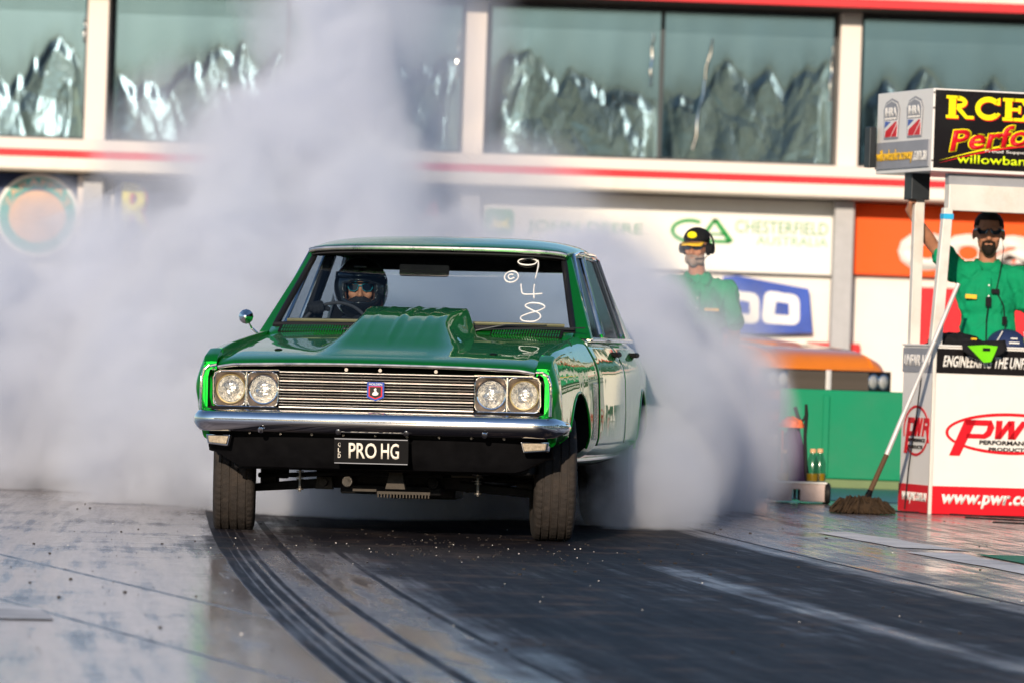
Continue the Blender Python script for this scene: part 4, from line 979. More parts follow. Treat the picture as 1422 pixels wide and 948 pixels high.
pillar('door_pillar', [(0.80, 2.48, 1.03), (0.845, 2.48, 1.03), (0.845, 2.56, 1.03), (0.80, 2.56, 1.03)], [(0.665, 2.60, 1.47), (0.708, 2.60, 1.47), (0.708, 2.66, 1.47), (0.665, 2.66, 1.47)], M['paint'])
pillar('pillar_trim', [(0.782, 2.465, 1.03), (0.836, 2.465, 1.03), (0.836, 2.57, 1.03), (0.782, 2.57, 1.03)], [(0.648, 2.585, 1.47), (0.699, 2.585, 1.47), (0.699, 2.67, 1.47), (0.648, 2.67, 1.47)], M['interior'])
pillar('pillar_trim', [(0.69, 3.42, 1.03), (0.832, 3.42, 1.03), (0.82, 3.52, 1.03), (0.69, 3.52, 1.03)], [(0.59, 3.28, 1.475), (0.688, 3.28, 1.465), (0.688, 3.36, 1.455), (0.59, 3.36, 1.465)], M['interior'])
pillar('rear_pillar', [(0.70, 3.52, 1.03), (0.845, 3.46, 1.02), (0.83, 4.02, 1.02), (0.70, 4.00, 1.03)], [(0.60, 3.34, 1.475), (0.698, 3.30, 1.465), (0.688, 3.53, 1.455), (0.60, 3.53, 1.465)], M['paint'], bev=0.012)
for sx in (1, -1):
    def sg(y0, y1, y2, y3, nm='side_window'):
        mb = MB(); mb.grid([[Vector((sx * (0.835 - 0.14 * v), (y0 + (y1 - y0) * u) * (1 - v) + (y3 + (y2 - y3) * u) * v, 1.035 + 0.43 * v)) for v in [j / 6 for j in range(7)]] for u in [i / 6 for i in range(7)]]); return mb.build(nm, M['glass'], CAR)
    sg(1.72, 1.97, 2.27, 2.19, 'quarter_window'); sg(2.01, 2.47, 2.59, 2.31); sg(2.57, 3.44, 3.28, 2.67)
    mb = MB(); mb.tube([(sx * 0.853, 1.66, 1.035), (sx * 0.712, 2.17, 1.470), (sx * 0.716, 2.40, 1.487), (sx * 0.718, 2.75, 1.489), (sx * 0.712, 3.12, 1.484), (sx * 0.712, 3.28, 1.462), (sx * 0.853, 3.46, 1.03)], 0.009, 8); mb.build('drip_rail', M['chrome'], CAR)
    mb = MB(); mb.tube([(sx * 0.838, 1.70, 1.045), (sx * 0.700, 2.20, 1.462), (sx * 0.700, 2.58, 1.468), (sx * 0.832, 2.47, 1.05)], 0.011, 6); mb.build('window_frame', M['chrome_worn'], CAR)
    mb = MB(); mb.tube([(sx * 0.832, 2.58, 1.045), (sx * 0.700, 2.68, 1.466), (sx * 0.697, 3.26, 1.458), (sx * 0.832, 3.43, 1.05)], 0.011, 6); mb.build('window_frame', M['chrome_worn'], CAR)
mb = MB(); mb.grid([[Vector((u * (0.70 - 0.08 * v), 3.98 - 0.46 * v + 0.05 * (1 - u * u), 1.04 + 0.43 * v)) for v in [j / 6 for j in range(7)]] for u in [-1 + i / 10 for i in range(21)]]); mb.build('rear_window', M['glass'], CAR, smooth=80)
mb = MB(); mb.box((0, 3.50, 1.00), (1.5, 0.55, 0.02)); mb.build('parcel_shelf', M['interior'], CAR, smooth=0)
mb = MB(); mb.box((0, 3.40, 1.435), (1.22, 0.05, 0.085)); mb.build('rear_header', M['interior'], CAR, smooth=0, bevel=0.01)
mb = MB()
for x in (-0.40, 0.40):
    mb.box((x, 2.72, 0.78), (0.50, 0.14, 0.56), R=Matrix.Rotation(D2R(-12), 3, 'X'))
mb.build('front_seat', M['seat_brown'], CAR, smooth=0, bevel=0.04, seg=3)
mb = MB(); mb.box((-0.60, 3.10, 1.18), (0.12, 0.10, 0.32)); mb.box((0, 3.32, 0.80), (1.3, 0.16, 0.42)); mb.build('rear_seat', M['seat_brown'], CAR, smooth=0, bevel=0.03, seg=3)
mb = MB(); mb.box((0, 1.66, 1.00), (1.56, 0.24, 0.09)); mb.build('dashboard', M['interior'], CAR, smooth=0, bevel=0.02, seg=3)
SW = Matrix.Rotation(D2R(62), 3, 'X'); r = MB()
r.tube([Vector((-0.545, 1.98, 1.02)) + SW @ Vector((0.19 * math.cos(2 * math.pi * i / 40), 0.19 * math.sin(2 * math.pi * i / 40), 0)) for i in range(40)], 0.009, 8, closed=True)
for t in (0, math.pi, -math.pi / 2): r.cyl(Vector((-0.545, 1.98, 1.02)), Vector((-0.545, 1.98, 1.02)) + SW @ Vector((0.185 * math.cos(t), 0.185 * math.sin(t), 0)), 0.010, n=8)
r.cyl((-0.545, 1.98, 1.02), (-0.545, 1.66, 0.97), 0.025); r.build('steering_wheel', M['steering_rim'], CAR)
r = MB(); Pm = fillet([(-0.135, 0.0), (-0.135, 0.034), (0.135, 0.034), (0.135, -0.034), (-0.135, -0.034), (-0.135, 0.0)], [0, 0.02, 0.02, 0.02, 0.02, 0], 5)
r.prism([(p.x - 0.09, 2.14, 1.372 + p.y) for p in Pm], [(p.x * 0.93 - 0.09, 2.17, 1.372 + p.y * 0.93) for p in Pm]); r.cyl((-0.09, 2.16, 1.39), (-0.09, 2.12, 1.455), 0.007); r.build('rear_view_mirror', M['flat_black'], CAR, smooth=30)
for sx, x0 in ((1, 0.24), (-1, -0.42)):   # wipers
    r = MB(); a = Vector((x0 if sx > 0 else -0.40, 1.44, 1.045)); b = Vector((x0 + 0.42, 1.50, 1.087)) if sx > 0 else Vector((-0.12, 1.44, 1.075))
    r.tube([a, (a + b) / 2 + Vector((0, -0.02, 0.02)), b], 0.005, 6); r.tube([a + Vector((0.02, 0, 0.012)), b + Vector((0.20 if sx > 0 else 0.1, 0.01, -0.008))], 0.004, 6); r.ell(a, (0.012, 0.012, 0.012)); r.build('wiper', M['frame_dark'], CAR)
# round mirror on the far fender
r = MB(); r.lathe([(0.0, -0.050), (0.011, -0.045), (0.025, -0.025), (0.036, 0.0), (0.039, 0.006), (0.038, 0.012), (0.0, 0.010)], (-0.955, 1.60, 1.100), (-0.05, 1, 0), 12)
r.tube([(-0.945, 1.62, 1.075), (-0.93, 1.64, 1.04), (-0.895, 1.65, 1.01)], 0.007, 8); r.build('wing_mirror', M['chrome'], CAR, smooth=20)
# hand-written marks on the windscreen
def stroke(pts, closed=False, name='painted_digit'):
    q = []
    pts = [Vector((a, b, 0)) for a, b in pts]; n = len(pts)
    for i in range(n if closed else n - 1):
        p0, p1, p2, p3 = [pts[(i + k) % n] if closed else pts[max(0, min(n - 1, i + k))] for k in (-1, 0, 1, 2)]
        for s in range(6):
            t = s / 6; q.append(0.5 * ((2 * p1) + (-p0 + p2) * t + (2 * p0 - 5 * p1 + 4 * p2 - p3) * t * t + (-p0 + 3 * p1 - 3 * p2 + p3) * t**3))
    if not closed: q.append(pts[-1])
    def on(p):   # p.x lateral metres, p.y fraction of the glass height
        v = p.y; hw = WSB[2] + (WST[2] - WSB[2]) * v; return ws_pt(p.x / hw, v, 0.006)
    r = MB(); r.tube([on(p) for p in q], [0.0040 + 0.0012 * noise.noise(Vector((k_ * 0.25, pts[0].x * 50, 0))) for k_ in range(len(q))], 6, closed=closed); return r.build(name, M['white_marker'], WS)
stroke([(0.535, 0.93), (0.50, 0.955), (0.455, 0.945), (0.435, 0.91), (0.45, 0.875), (0.49, 0.865), (0.525, 0.885), (0.537, 0.93), (0.545, 0.87), (0.545, 0.78), (0.543, 0.69)])
stroke([(0.475, 0.60), (0.482, 0.54), (0.495, 0.475), (0.54, 0.47), (0.595, 0.485)], name='painted_digit'); stroke([(0.545, 0.60), (0.548, 0.52), (0.557, 0.42)], name='painted_digit')
stroke([(0.623, 0.30), (0.595, 0.345), (0.545, 0.35), (0.52, 0.31), (0.555, 0.26), (0.60, 0.21), (0.61, 0.15), (0.58, 0.10), (0.525, 0.105), (0.51, 0.155), (0.545, 0.205), (0.595, 0.25)], True)
stroke([(0.417 + 0.036 * math.cos(t * math.pi / 6), 0.695 + 0.075 * math.sin(t * math.pi / 6)) for t in range(12)], True, 'painted_mark')
stroke([(0.424, 0.725), (0.407, 0.725), (0.400, 0.695), (0.412, 0.665), (0.432, 0.685)], name='painted_mark')
# ------------------------------------------------------------------ people
def wrinkle(o, amp, sc, seed=0, stretch=(1, 1, 0.5)):
    me = o.data
    for v in me.vertices:
        p = Vector((v.co.x * sc * stretch[0], v.co.y * sc * stretch[1], v.co.z * sc * stretch[2])) + Vector((seed, 0, 0))
        a = noise.noise(p + Vector((v.co.z * 3, 0, 0))); b = noise.noise(p * 2.1 + Vector((v.co.z * -5, 3, 0)))
        v.co += v.normal * amp * (max(0, 1 - abs(a) * 6) * 0.9 + max(0, 1 - abs(b) * 5) * 0.5 + a * 0.6 - 0.4)
def hand(mb, wrist, d, palm_n, curl=0.5, thumb_side=1, sc=1.0, grip=None):
    """palm plus four fingers and a thumb; d: along the hand, palm_n: out of the palm"""
    d = Vector(d).normalized(); n = Vector(palm_n); n = (n - d * n.dot(d)).normalized(); s = d.cross(n) * thumb_side
    w = Vector(wrist)
    for k in (-0.028, -0.010, 0.010, 0.027): mb.cap(w + s * k * 0.6 * sc, w + d * 0.085 * sc + s * k * sc, 0.017 * sc, 0.014 * sc, 10)
    for i, (k, L) in enumerate(((0.031, 0.068), (0.011, 0.078), (-0.010, 0.072), (-0.030, 0.056))):
        p = w + d * 0.088 * sc + s * k * sc; a = 0.0; L *= sc
        for j, f in enumerate((0.45, 0.32, 0.26)):
            a += curl * (0.95, 1.25, 0.9)[j] + 0.05 * i * curl; q = p + (d * math.cos(a) + n * math.sin(a)) * L * f; mb.cap(p, q, (0.0100 - 0.0008 * j) * sc, (0.0094 - 0.0008 * j) * sc, 8); p = q
    p = w + d * 0.028 * sc + s * 0.026 * sc
    q = p + (s * 0.75 + d * 0.55 + n * 0.35).normalized() * 0.042 * sc; r = q + (s * 0.25 + d * 0.8 + n * (0.3 + curl * 0.5)).normalized() * 0.032 * sc
    mb.cap(p, q, 0.015 * sc, 0.012 * sc, 10); mb.cap(q, r, 0.012 * sc, 0.0098 * sc, 10)
def head(mb, c, h=0.245, yaw=0.0, tilt=0.0):
    """head centred at c, face towards -y; returns the rotation"""
    R = Matrix.Rotation(yaw, 3, 'Z') @ Matrix.Rotation(tilt, 3, 'X'); c = Vector(c); k = h / 0.245
    P = lambda x, y, z: c + R @ Vector((x, y, z)) * k
    mb.ell(P(0, 0.012, 0.030), (0.079 * k, 0.097 * k, 0.090 * k), R); mb.ell(P(0, -0.015, -0.030), (0.062 * k, 0.075 * k, 0.085 * k), R)
    mb.ell(P(0, -0.045, -0.083), (0.036 * k, 0.036 * k, 0.030 * k), R); mb.ell(P(0, -0.080, 0.030), (0.055 * k, 0.018 * k, 0.014 * k), R)
    mb.cap(P(0, -0.083, 0.014), P(0, -0.108, -0.024), 0.008 * k, 0.0125 * k, 10); mb.ell(P(0.011, -0.095, -0.028), (0.009 * k,) * 3); mb.ell(P(-0.011, -0.095, -0.028), (0.009 * k,) * 3)
    mb.ell(P(0, -0.082, -0.053), (0.026 * k, 0.012 * k, 0.006 * k), R); mb.ell(P(0, -0.080, -0.064), (0.022 * k, 0.012 * k, 0.007 * k), R)
    for s in (-1, 1):
        mb.ell(P(s * 0.040, -0.060, -0.018), (0.024 * k, 0.022 * k, 0.022 * k), R); mb.ell(P(s * 0.083, 0.012, 0.0), (0.010 * k, 0.020 * k, 0.033 * k), R)
    return P, R
def head_h(c): return c
def person(label, loc, rz, J, cap=None, shades=True, beard=None, hair=True, group=None, hscale=1.0, seed=0):
    root = empty('person', loc, (0, 0, rz), label, 'person', group)
    b = MB(); hc = Vector(J['head'])
    P, R = head(b, hc, 0.245 * hscale, J.get('yaw', 0), J.get('tilt', 0))
    nb = Vector(J['neck']); b.cap(nb + Vector((0, 0.01, 0)), hc + Vector((0, 0.025, -0.07)), 0.062, 0.056)
    sh = {s: Vector(J['sh' + s]) for s in 'LR'}; pel = Vector(J['pelvis'])
    ch = (sh['L'] + sh['R']) / 2 + Vector((0, 0.0, -0.14)); wst = (ch * 0.4 + pel * 0.6)
    b.ell(ch, (0.165, 0.115, 0.17)); b.ell(wst, (0.150, 0.110, 0.17)); b.ell(pel, (0.155, 0.112, 0.12)); b.cap(sh['L'] * 0.8 + ch * 0.2 + Vector((0, 0, .02)), sh['R'] * 0.8 + ch * 0.2 + Vector((0, 0, .02)), 0.058, 0.058)
    for s in 'LR':
        e, w = Vector(J['el' + s]), Vector(J['wr' + s])
        b.cap(sh[s], e, 0.055, 0.042); m_ = e * 0.72 + w * 0.28; b.cap(e, m_, 0.043, 0.045); b.cap(m_, w, 0.044, 0.027)
        hd = J.get('hand' + s, (w - e, (0, -1, 0), 0.35, 1)); hand(b, w, hd[0], hd[1], hd[2], hd[3], 1.0)
        hip = pel + Vector(((0.09 if s == 'L' else -0.09), 0, -0.06)); kn = Vector(J.get('kn' + s, hip + Vector((0.0, -0.02, -0.42)))); an = Vector(J.get('an' + s, kn + Vector((0, 0.03, -0.42))))
        b.cap(hip, kn, 0.085, 0.058); b.cap(kn, kn * 0.6 + an * 0.4, 0.056, 0.056); b.cap(kn * 0.6 + an * 0.4, an, 0.055, 0.036)
        b.ell(an + Vector((0, -0.06, -0.05)), (0.043, 0.12, 0.035))
    voxel_body(b, 0.0075, M['skin'], 'body', root, 4)
    # polo shirt
    t = MB(); t.ell(ch, (0.205, 0.138, 0.21)); t.ell(wst, (0.195, 0.142, 0.21)); t.ell(pel + Vector((0, 0, 0.05)), (0.190, 0.138, 0.13)); t.cap(sh['L'] + Vector((-.01, 0, 0)), sh['R'] + Vector((.01, 0, 0)), 0.074, 0.074)
    t.cap(ch + Vector((0, 0, 0.06)), nb + Vector((0, 0.01, -0.015)), 0.13, 0.085)
    for s in 'LR':
        e = Vector(J['el' + s]); f = J.get('sleeve', 0.62); q = sh[s] * (1 - f) + e * f; t.cap(sh[s], q, 0.080, 0.078); t.cyl(q - (e - sh[s]).normalized() * 0.02, q + (e - sh[s]).normalized() * 0.03, 0.078, 0.084, 20)
    so = voxel_body(t, 0.012, M['shirt'], 'shirt', root, 5); wrinkle(so, 0.017, 6.0, seed)
    c = MB()
    for s in (-1, 1):   # collar leaves
        a = nb + Vector((0, -0.005, 0.028))
        c.add([a + Vector((s * 0.078, 0.02, 0.028)), a + Vector((s * 0.055, -0.062, 0.005)), a + Vector((s * 0.012, -0.098, -0.055)), a + Vector((s * 0.075, -0.098, -0.075)), a + Vector((s * 0.112, -0.02, -0.02)), a + Vector((s * 0.085, 0.075, 0.0)), a + Vector((0, 0.085, 0.03))], [(0, 1, 2, 3, 4), (0, 4, 5), (0, 5, 6)])
    c.build('collar', M['shirt'], root, smooth=60, solid=0.008)
    kx = (0.0, -0.0)
    q = MB(); q.grid([[Vector((u, ch.y - 0.150 - 0.004 * math.cos(u * 60), ch.z + 0.12 - v)) for v in (0.0, 0.05, 0.10, 0.15)] for u in (-0.016, -0.008, 0.0, 0.008, 0.016)]); q.build('placket', M['shirt'], root, smooth=60, solid=0.004)
    for zz in (0.03, 0.10):
        q = MB(); q.cyl((0, ch.y - 0.154, ch.z + 0.10 - zz), (0, ch.y - 0.162, ch.z + 0.10 - zz), 0.006, n=10); q.build('button', M['print_white'], root)
    pz = MB()
    pz.ell(pel, (0.18, 0.13, 0.14))
    for s in 'LR':
        hip = pel + Vector(((0.09 if s == 'L' else -0.09), 0, -0.06)); kn = Vector(J.get('kn' + s, hip + Vector((0.0, -0.02, -0.42)))); an = Vector(J.get('an' + s, kn + Vector((0, 0.03, -0.42)))); pz.cap(hip, kn, 0.098, 0.078); pz.cap(kn, an + Vector((0, 0, 0.02)), 0.075, 0.062)
    voxel_body(pz, 0.02, M['trouser'], 'trousers', root, 3)
    for s in 'LR':
        hip = pel + Vector(((0.09 if s == 'L' else -0.09), 0, -0.06)); kn = Vector(J.get('kn' + s, hip + Vector((0.0, -0.02, -0.42)))); an = Vector(J.get('an' + s, kn + Vector((0, 0.03, -0.42))))
        q = MB(); q.ell(an + Vector((0, -0.06, -0.045)), (0.054, 0.145, 0.045)); q.cap(an + Vector((0, 0, 0.04)), an, 0.055, 0.055); voxel_body(q, 0.015, M['boot'], 'shoe', root, 2)
    k = hscale
    if hair:
        q = MB(); q.ell(P(0, 0.022, 0.048), (0.085 * k, 0.100 * k, 0.088 * k), R); ho = q.mesh('hair', M['hair'], 180)
        bm = bmesh.new(); bm.from_mesh(ho); Ri = R.inverted()
        bmesh.ops.delete(bm, geom=[v for v in bm.verts if (lambda z: (z.y < -0.058 and z.z < 0.066) or z.z < -0.03 or (z.z < 0.03 and z.y < -0.01))((Ri @ (v.co - hc)) / k)], context='VERTS'); bm.to_mesh(ho); bm.free()
        o = bpy.data.objects.new('hair', ho); COL.objects.link(o); o.parent = root; md = o.modifiers.new('s', 'SOLIDIFY'); md.thickness = 0.006
    if beard:
        q = MB(); q.ell(P(0, -0.066, -0.084), (0.034 * k, 0.038 * k, 0.036 * k), R); q.ell(P(0, -0.086, -0.042), (0.030 * k, 0.016 * k, 0.008 * k), R)
        for s in (-1, 1):
            q.cap(P(s * 0.030, -0.080, -0.046), P(s * 0.032, -0.066, -0.078), 0.010, 0.012)
            if beard == 'full': q.ell(P(s * 0.045, -0.035, -0.070), (0.026 * k, 0.040 * k, 0.040 * k), R)
        voxel_body(q, 0.006, M['grey_beard'] if beard == 'full' else M['hair'], 'beard', root, 2)
    if shades:
        q = MB()
        for s in (-1, 1):
            pr = [(0.006, 0.014), (0.062, 0.017), (0.068, 0.004), (0.056, -0.017), (0.024, -0.019), (0.009, -0.006)]
            q.prism([P(s * x, -0.101 + 9.0 * x * x, 0.018 + z) for x, z in pr], [P(s * x, -0.094 + 9.0 * x * x, 0.018 + z) for x, z in pr])
            q.cyl(P(s * 0.066, -0.068, 0.025), P(s * 0.085, 0.005, 0.022), 0.004, n=6)
        q.cyl(P(-0.012, -0.104, 0.025), P(0.012, -0.104, 0.025), 0.004, n=6); q.build('sunglasses', M['shades'], root)
    return root, P, R

# the official at the counter: holds the far left post with a raised hand
J = dict(head=(0, -0.01, 1.815), neck=(0, 0.02, 1.600), shL=(0.205, 0.0, 1.535), shR=(-0.200, 0.0, 1.560), pelvis=(0.02, 0.02, 1.05),
         elR=(-0.375, -0.06, 1.735), wrR=(-0.545, -0.20, 1.955), handR=((0.02, -0.55, 0.65), (1.0, 0.0, 0.0), 0.95, 1),
         elL=(0.31, 0.03, 1.28), wrL=(0.30, -0.22, 1.15), handL=((0, -1, -0.2), (0, 0, -1), 0.3, -1), yaw=D2R(-4), sleeve=0.60)
off1, P1, R1 = person('man in green polo shirt and dark sunglasses holding the post above the counter', (3.125, 35.28, 0.02), 0, J, beard='goatee', seed=3, hscale=1.19)
FS = frame((0, 0, 0), (1, 0, 0), (0, 0, 1))
r = MB(); r.box((-0.115, -0.152, 1.40), (0.075, 0.006, 0.028), R=Matrix.Rotation(D2R(3), 3, 'Y')); r.build('chest_print', M['amber'], off1, smooth=0, bevel=0.002)
r = MB(); r.box((0.045, -0.150, 1.44), (0.05, 0.03, 0.03)); r.box((0.0, -0.155, 1.37), (0.035, 0.03, 0.06)); r.box((0.11, -0.150, 1.25), (0.03, 0.02, 0.05))
r.tube([(0.0, -0.165, 1.36), (-0.01, -0.168, 1.25), (-0.008, -0.160, 1.05)], 0.004, 6); r.tube([(0.05, -0.155, 1.44), (0.10, -0.160, 1.35), (0.115, -0.165, 1.2), (0.11, -0.16, 1.05)], 0.004, 6)
r.tube([(0.088, -0.0, 1.80), (0.10, -0.03, 1.72), (0.075, -0.10, 1.56), (0.05, -0.155, 1.45)], 0.0035, 6); r.build('radio_leads', M['cloth_black'], off1, smooth=30)

J = dict(head=(-0.015, -0.02, 1.69), neck=(0, 0.02, 1.480), shL=(0.205, 0.03, 1.405), shR=(-0.205, -0.03, 1.43), pelvis=(0, 0.02, 0.95), elR=(-0.26, 0.02, 1.13), wrR=(-0.24, -0.14, 0.90), elL=(0.27, 0.04, 1.13), wrL=(0.24, -0.12, 0.90), yaw=D2R(-22), tilt=D2R(6), sleeve=0.75)
off2, P2_, R2_ = person('man in black cap and headset standing in smoke beside the blue number board', (1.27, 37.0, 0.02), 0, J, beard='full', hair=True, seed=9)
def cap_on(root, P, R, brim=True, headset=True):
    q = MB(); q.ell(P(0, 0.008, 0.062), (0.092, 0.108, 0.088), R, n=24); me = q.mesh('cap', M['cloth_black'], 180)
    bm = bmesh.new(); bm.from_mesh(me); c0 = P(0, 0, 0.045); Ri = R.inverted()
    bmesh.ops.delete(bm, geom=[v for v in bm.verts if (Ri @ (v.co - c0)).z < -0.004], context='VERTS'); bm.to_mesh(me); bm.free()
    o = bpy.data.objects.new('cap', me); COL.objects.link(o); o.parent = root; md = o.modifiers.new('s', 'SOLIDIFY'); md.thickness = 0.004
    q = MB(); A = []; 
    for i in range(13):
        t = math.pi * i / 12; x = 0.082 * math.cos(t); A.append([P(x, -0.060 - 0.04 * math.sin(t), 0.052), P(x * 0.95, -0.085 - 0.085 * math.sin(t), 0.040 - 0.012 * abs(math.cos(t)))])
    q.grid(A); q.build('cap_brim', M['amber'], o, smooth=60, solid=0.005)
    q = MB(); q.ell(P(0, -0.088, 0.100), (0.036, 0.014, 0.026), R); q.build('cap_badge', M['yellow'], o)
    if headset:
        q = MB()
        for s in (-1, 1):
            q.cyl(P(s * 0.078, 0.01, 0.0), P(s * 0.122, 0.01, 0.0), 0.040, 0.034, 20); q.cyl(P(s * 0.078, 0.01, 0.0), P(s * 0.09, 0.01, 0), 0.046, 0.046, 20)
        q.tube([P(0.108 * math.cos(t * math.pi / 14), 0.055, 0.02 + 0.115 * math.sin(t * math.pi / 14)) for t in range(15)], 0.008, 6)
        q.tube([P(0.10, -0.01, -0.03), P(0.085, -0.06, -0.06), P(0.03, -0.105, -0.062)], 0.004, 6); q.build('headset', M['cloth_black'], root)
cap_on(off2, P2_, R2_)
r = MB(); r.box((0.10, -0.150, 1.27), (0.10, 0.006, 0.02)); r.build('chest_print', M['amber'], off2, smooth=0)
# third one, almost wholly behind the car roof: only the cap shows
J = dict(head=(0, -0.01, 1.62), neck=(0, 0.02, 1.410), shL=(0.20, 0.0, 1.35), shR=(-0.20, 0.0, 1.35), pelvis=(0, 0.02, 0.91), elR=(-0.26, 0.02, 1.07), wrR=(-0.24, -0.10, 0.86), elL=(0.27, 0.04, 1.07), wrL=(0.24, -0.10, 0.86), yaw=0.2, sleeve=0.7)
off3, P3_, R3_ = person('person behind the green car roof with only the dark cap showing', (-0.24, 39.3, 0.02), 0, J, seed=5)
cap_on(off3, P3_, R3_, headset=False)

# ---- driver, seated in the car (car coordinates turned into the world)
CM = Matrix.Translation(CAR.location) @ CAR.rotation_euler.to_matrix().to_4x4()
dr = empty('person', CM @ Vector((-0.51, 2.62, 0.0)), (0, D2R(-0.7), -PSI), 'driver in black full-face helmet and mirrored sunglasses behind the steering wheel', 'person')
b = MB(); hc = Vector((0, 0, 1.262)); P, R = head(b, hc, 0.262, D2R(7), 0)
b.cap((0, 0.03, 1.08), hc + Vector((0, 0.02, -0.06)), 0.06, 0.055); b.ell((0, 0.05, 0.92), (0.19, 0.13, 0.22)); b.ell((0, 0.02, 0.72), (0.17, 0.14, 0.14)); b.cap((-0.18, 0.03, 1.03), (0.18, 0.03, 1.03), 0.062, 0.062)
for s, w in ((-1, (-0.165, -0.50, 1.135)), (1, (0.12, -0.53, 1.06))):
    e = Vector((s * 0.27, -0.22, 0.92)); b.cap((s * 0.19, 0.02, 1.02), e, 0.056, 0.044); b.cap(e, w, 0.044, 0.028); hand(b, w, Vector((-s * 0.1, -0.6, 0.35)), (-s * 0.3, -0.5, -0.8), 0.95, -s)
    b.cap((s * 0.09, -0.02, 0.68), (s * 0.12, -0.42, 0.74), 0.085, 0.06); b.cap((s * 0.12, -0.42, 0.74), (s * 0.12, -0.72, 0.64), 0.056, 0.045)
voxel_body(b, 0.0075, M['skin'], 'body', dr, 3)
for s, w in ((-1, (-0.165, -0.50, 1.135)), (1, (0.12, -0.53, 1.06))):
    g_ = MB(); hand(g_, w, Vector((-s * 0.1, -0.6, 0.35)), (-s * 0.3, -0.5, -0.8), 0.95, -s, 1.0); g_.cap(w, Vector(w) + Vector((s * .02, .06, -.03)), 0.036, 0.042)
    go_ = voxel_body(g_, 0.006, M['race_suit'], 'glove', dr, 2)
    for v_ in go_.data.vertices: v_.co += v_.normal * 0.004
t = MB(); t.ell((0, 0.05, 0.93), (0.215, 0.15, 0.22)); t.ell((0, 0.02, 0.72), (0.19, 0.16, 0.15)); t.cap((-0.19, 0.03, 1.03), (0.19, 0.03, 1.03), 0.078, 0.078); t.cap((0, 0.03, 1.02), (0, 0.02, 1.12), 0.09, 0.075)
for s, w in ((-1, (-0.165, -0.50, 1.135)), (1, (0.12, -0.53, 1.06))):
    e = Vector((s * 0.27, -0.22, 0.92)); t.cap((s * 0.19, 0.02, 1.02), e, 0.074, 0.060); t.cap(e, Vector(w), 0.060, 0.042); t.cap((s * 0.09, -0.02, 0.68), (s * 0.12, -0.42, 0.74), 0.098, 0.075); t.cap((s * 0.12, -0.42, 0.74), (s * 0.12, -0.72, 0.64), 0.07, 0.055)
so = voxel_body(t, 0.012, M['race_suit'], 'race_suit', dr, 3); wrinkle(so, 0.008, 8, 2)
RH = Matrix.Rotation(D2R(7), 3, 'Z')
HP = lambda x, y, z: hc + RH @ Vector((x, y, z))
q = MB(); NU, NV = 48, 36; G = []
for j in range(NV + 1):
    ph = math.pi * (0.02 + 0.86 * j / NV); row = []
    for i in range(NU):
        t_ = 2 * math.pi * i / NU; x = 0.152 * math.sin(ph) * math.cos(t_); y = 0.172 * math.sin(ph) * math.sin(t_); z = 0.170 * math.cos(ph) + 0.012
        if y < 0 and z < -0.02: y *= 1 + 0.16 * sstep(-0.02, -0.10, z); x *= 1 + 0.03 * sstep(-0.02, -0.1, z)
        row.append((x, y, z))
    G.append(row)
fs = []
for j in range(NV):
    for i in range(NU):
        ids = (j * NU + i, (j + 1) * NU + i, (j + 1) * NU + (i + 1) % NU, j * NU + (i + 1) % NU)
        c = [sum(G[a // NU][a % NU][k] for a in ids) / 4 for k in range(3)]
        if c[1] < -0.02 and ((c[0] / 0.098)**4 + ((c[2] + 0.006) / 0.052)**4) < 1: continue   # eye port
        fs.append(ids)
q.add([HP(*p) for row in G for p in row], fs)
hel = q.build('helmet', M['helmet'], dr, smooth=60, solid=0.022)
q = MB(); A = []
for i in range(25):
    t_ = -math.pi / 2 + (i - 12) / 12 * 1.12; A.append([HP(0.154 * math.cos(t_), 0.175 * math.sin(t_), 0.068), HP(0.148 * math.cos(t_), 0.168 * math.sin(t_), 0.102)])
q.grid(A); q.build('raised_visor', M['shades'], hel, smooth=60, solid=0.004)
q = MB(); q.box(HP(0, -0.148, 0.128), (0.07, 0.004, 0.010), R=Matrix.Rotation(D2R(-35), 3, 'X')); q.build('helmet_vent', M['grey_print'], hel, smooth=0, bevel=0.002)
q = MB(); q.ell(P(0, -0.048, -0.075), (0.070, 0.060, 0.066), R); q.ell(P(0, -0.088, -0.042), (0.034, 0.020, 0.022), R); q.ell(P(0, 0, 0.06), (0.088, 0.098, 0.05), R); voxel_body(q, 0.008, M['race_suit'], 'balaclava', dr, 2)
q = MB()
for s in (-1, 1):
    pr = [(0.008, 0.013), (0.030, 0.019), (0.058, 0.016), (0.063, 0.0), (0.052, -0.018), (0.028, -0.021), (0.012, -0.010)]
    q.prism([P(s * x, -0.104 + 7 * x * x, 0.016 + z) for x, z in pr], [P(s * x, -0.097 + 7 * x * x, 0.016 + z) for x, z in pr])
gl = q.build('sunglasses', M['shades'], dr)
q = MB()
for s in (-1, 1):
    pr = [(0.008, 0.013), (0.030, 0.019), (0.058, 0.016), (0.063, 0.0), (0.052, -0.018), (0.028, -0.021), (0.012, -0.010)]
    q.tube([P(s * x, -0.105 + 7 * x * x, 0.016 + z) for x, z in pr], 0.0020, 6, closed=True)
q.cyl(P(-0.010, -0.106, 0.024), P(0.010, -0.106, 0.024), 0.003, n=6); q.build('sunglass_frame', M['cyan_frame'], gl)

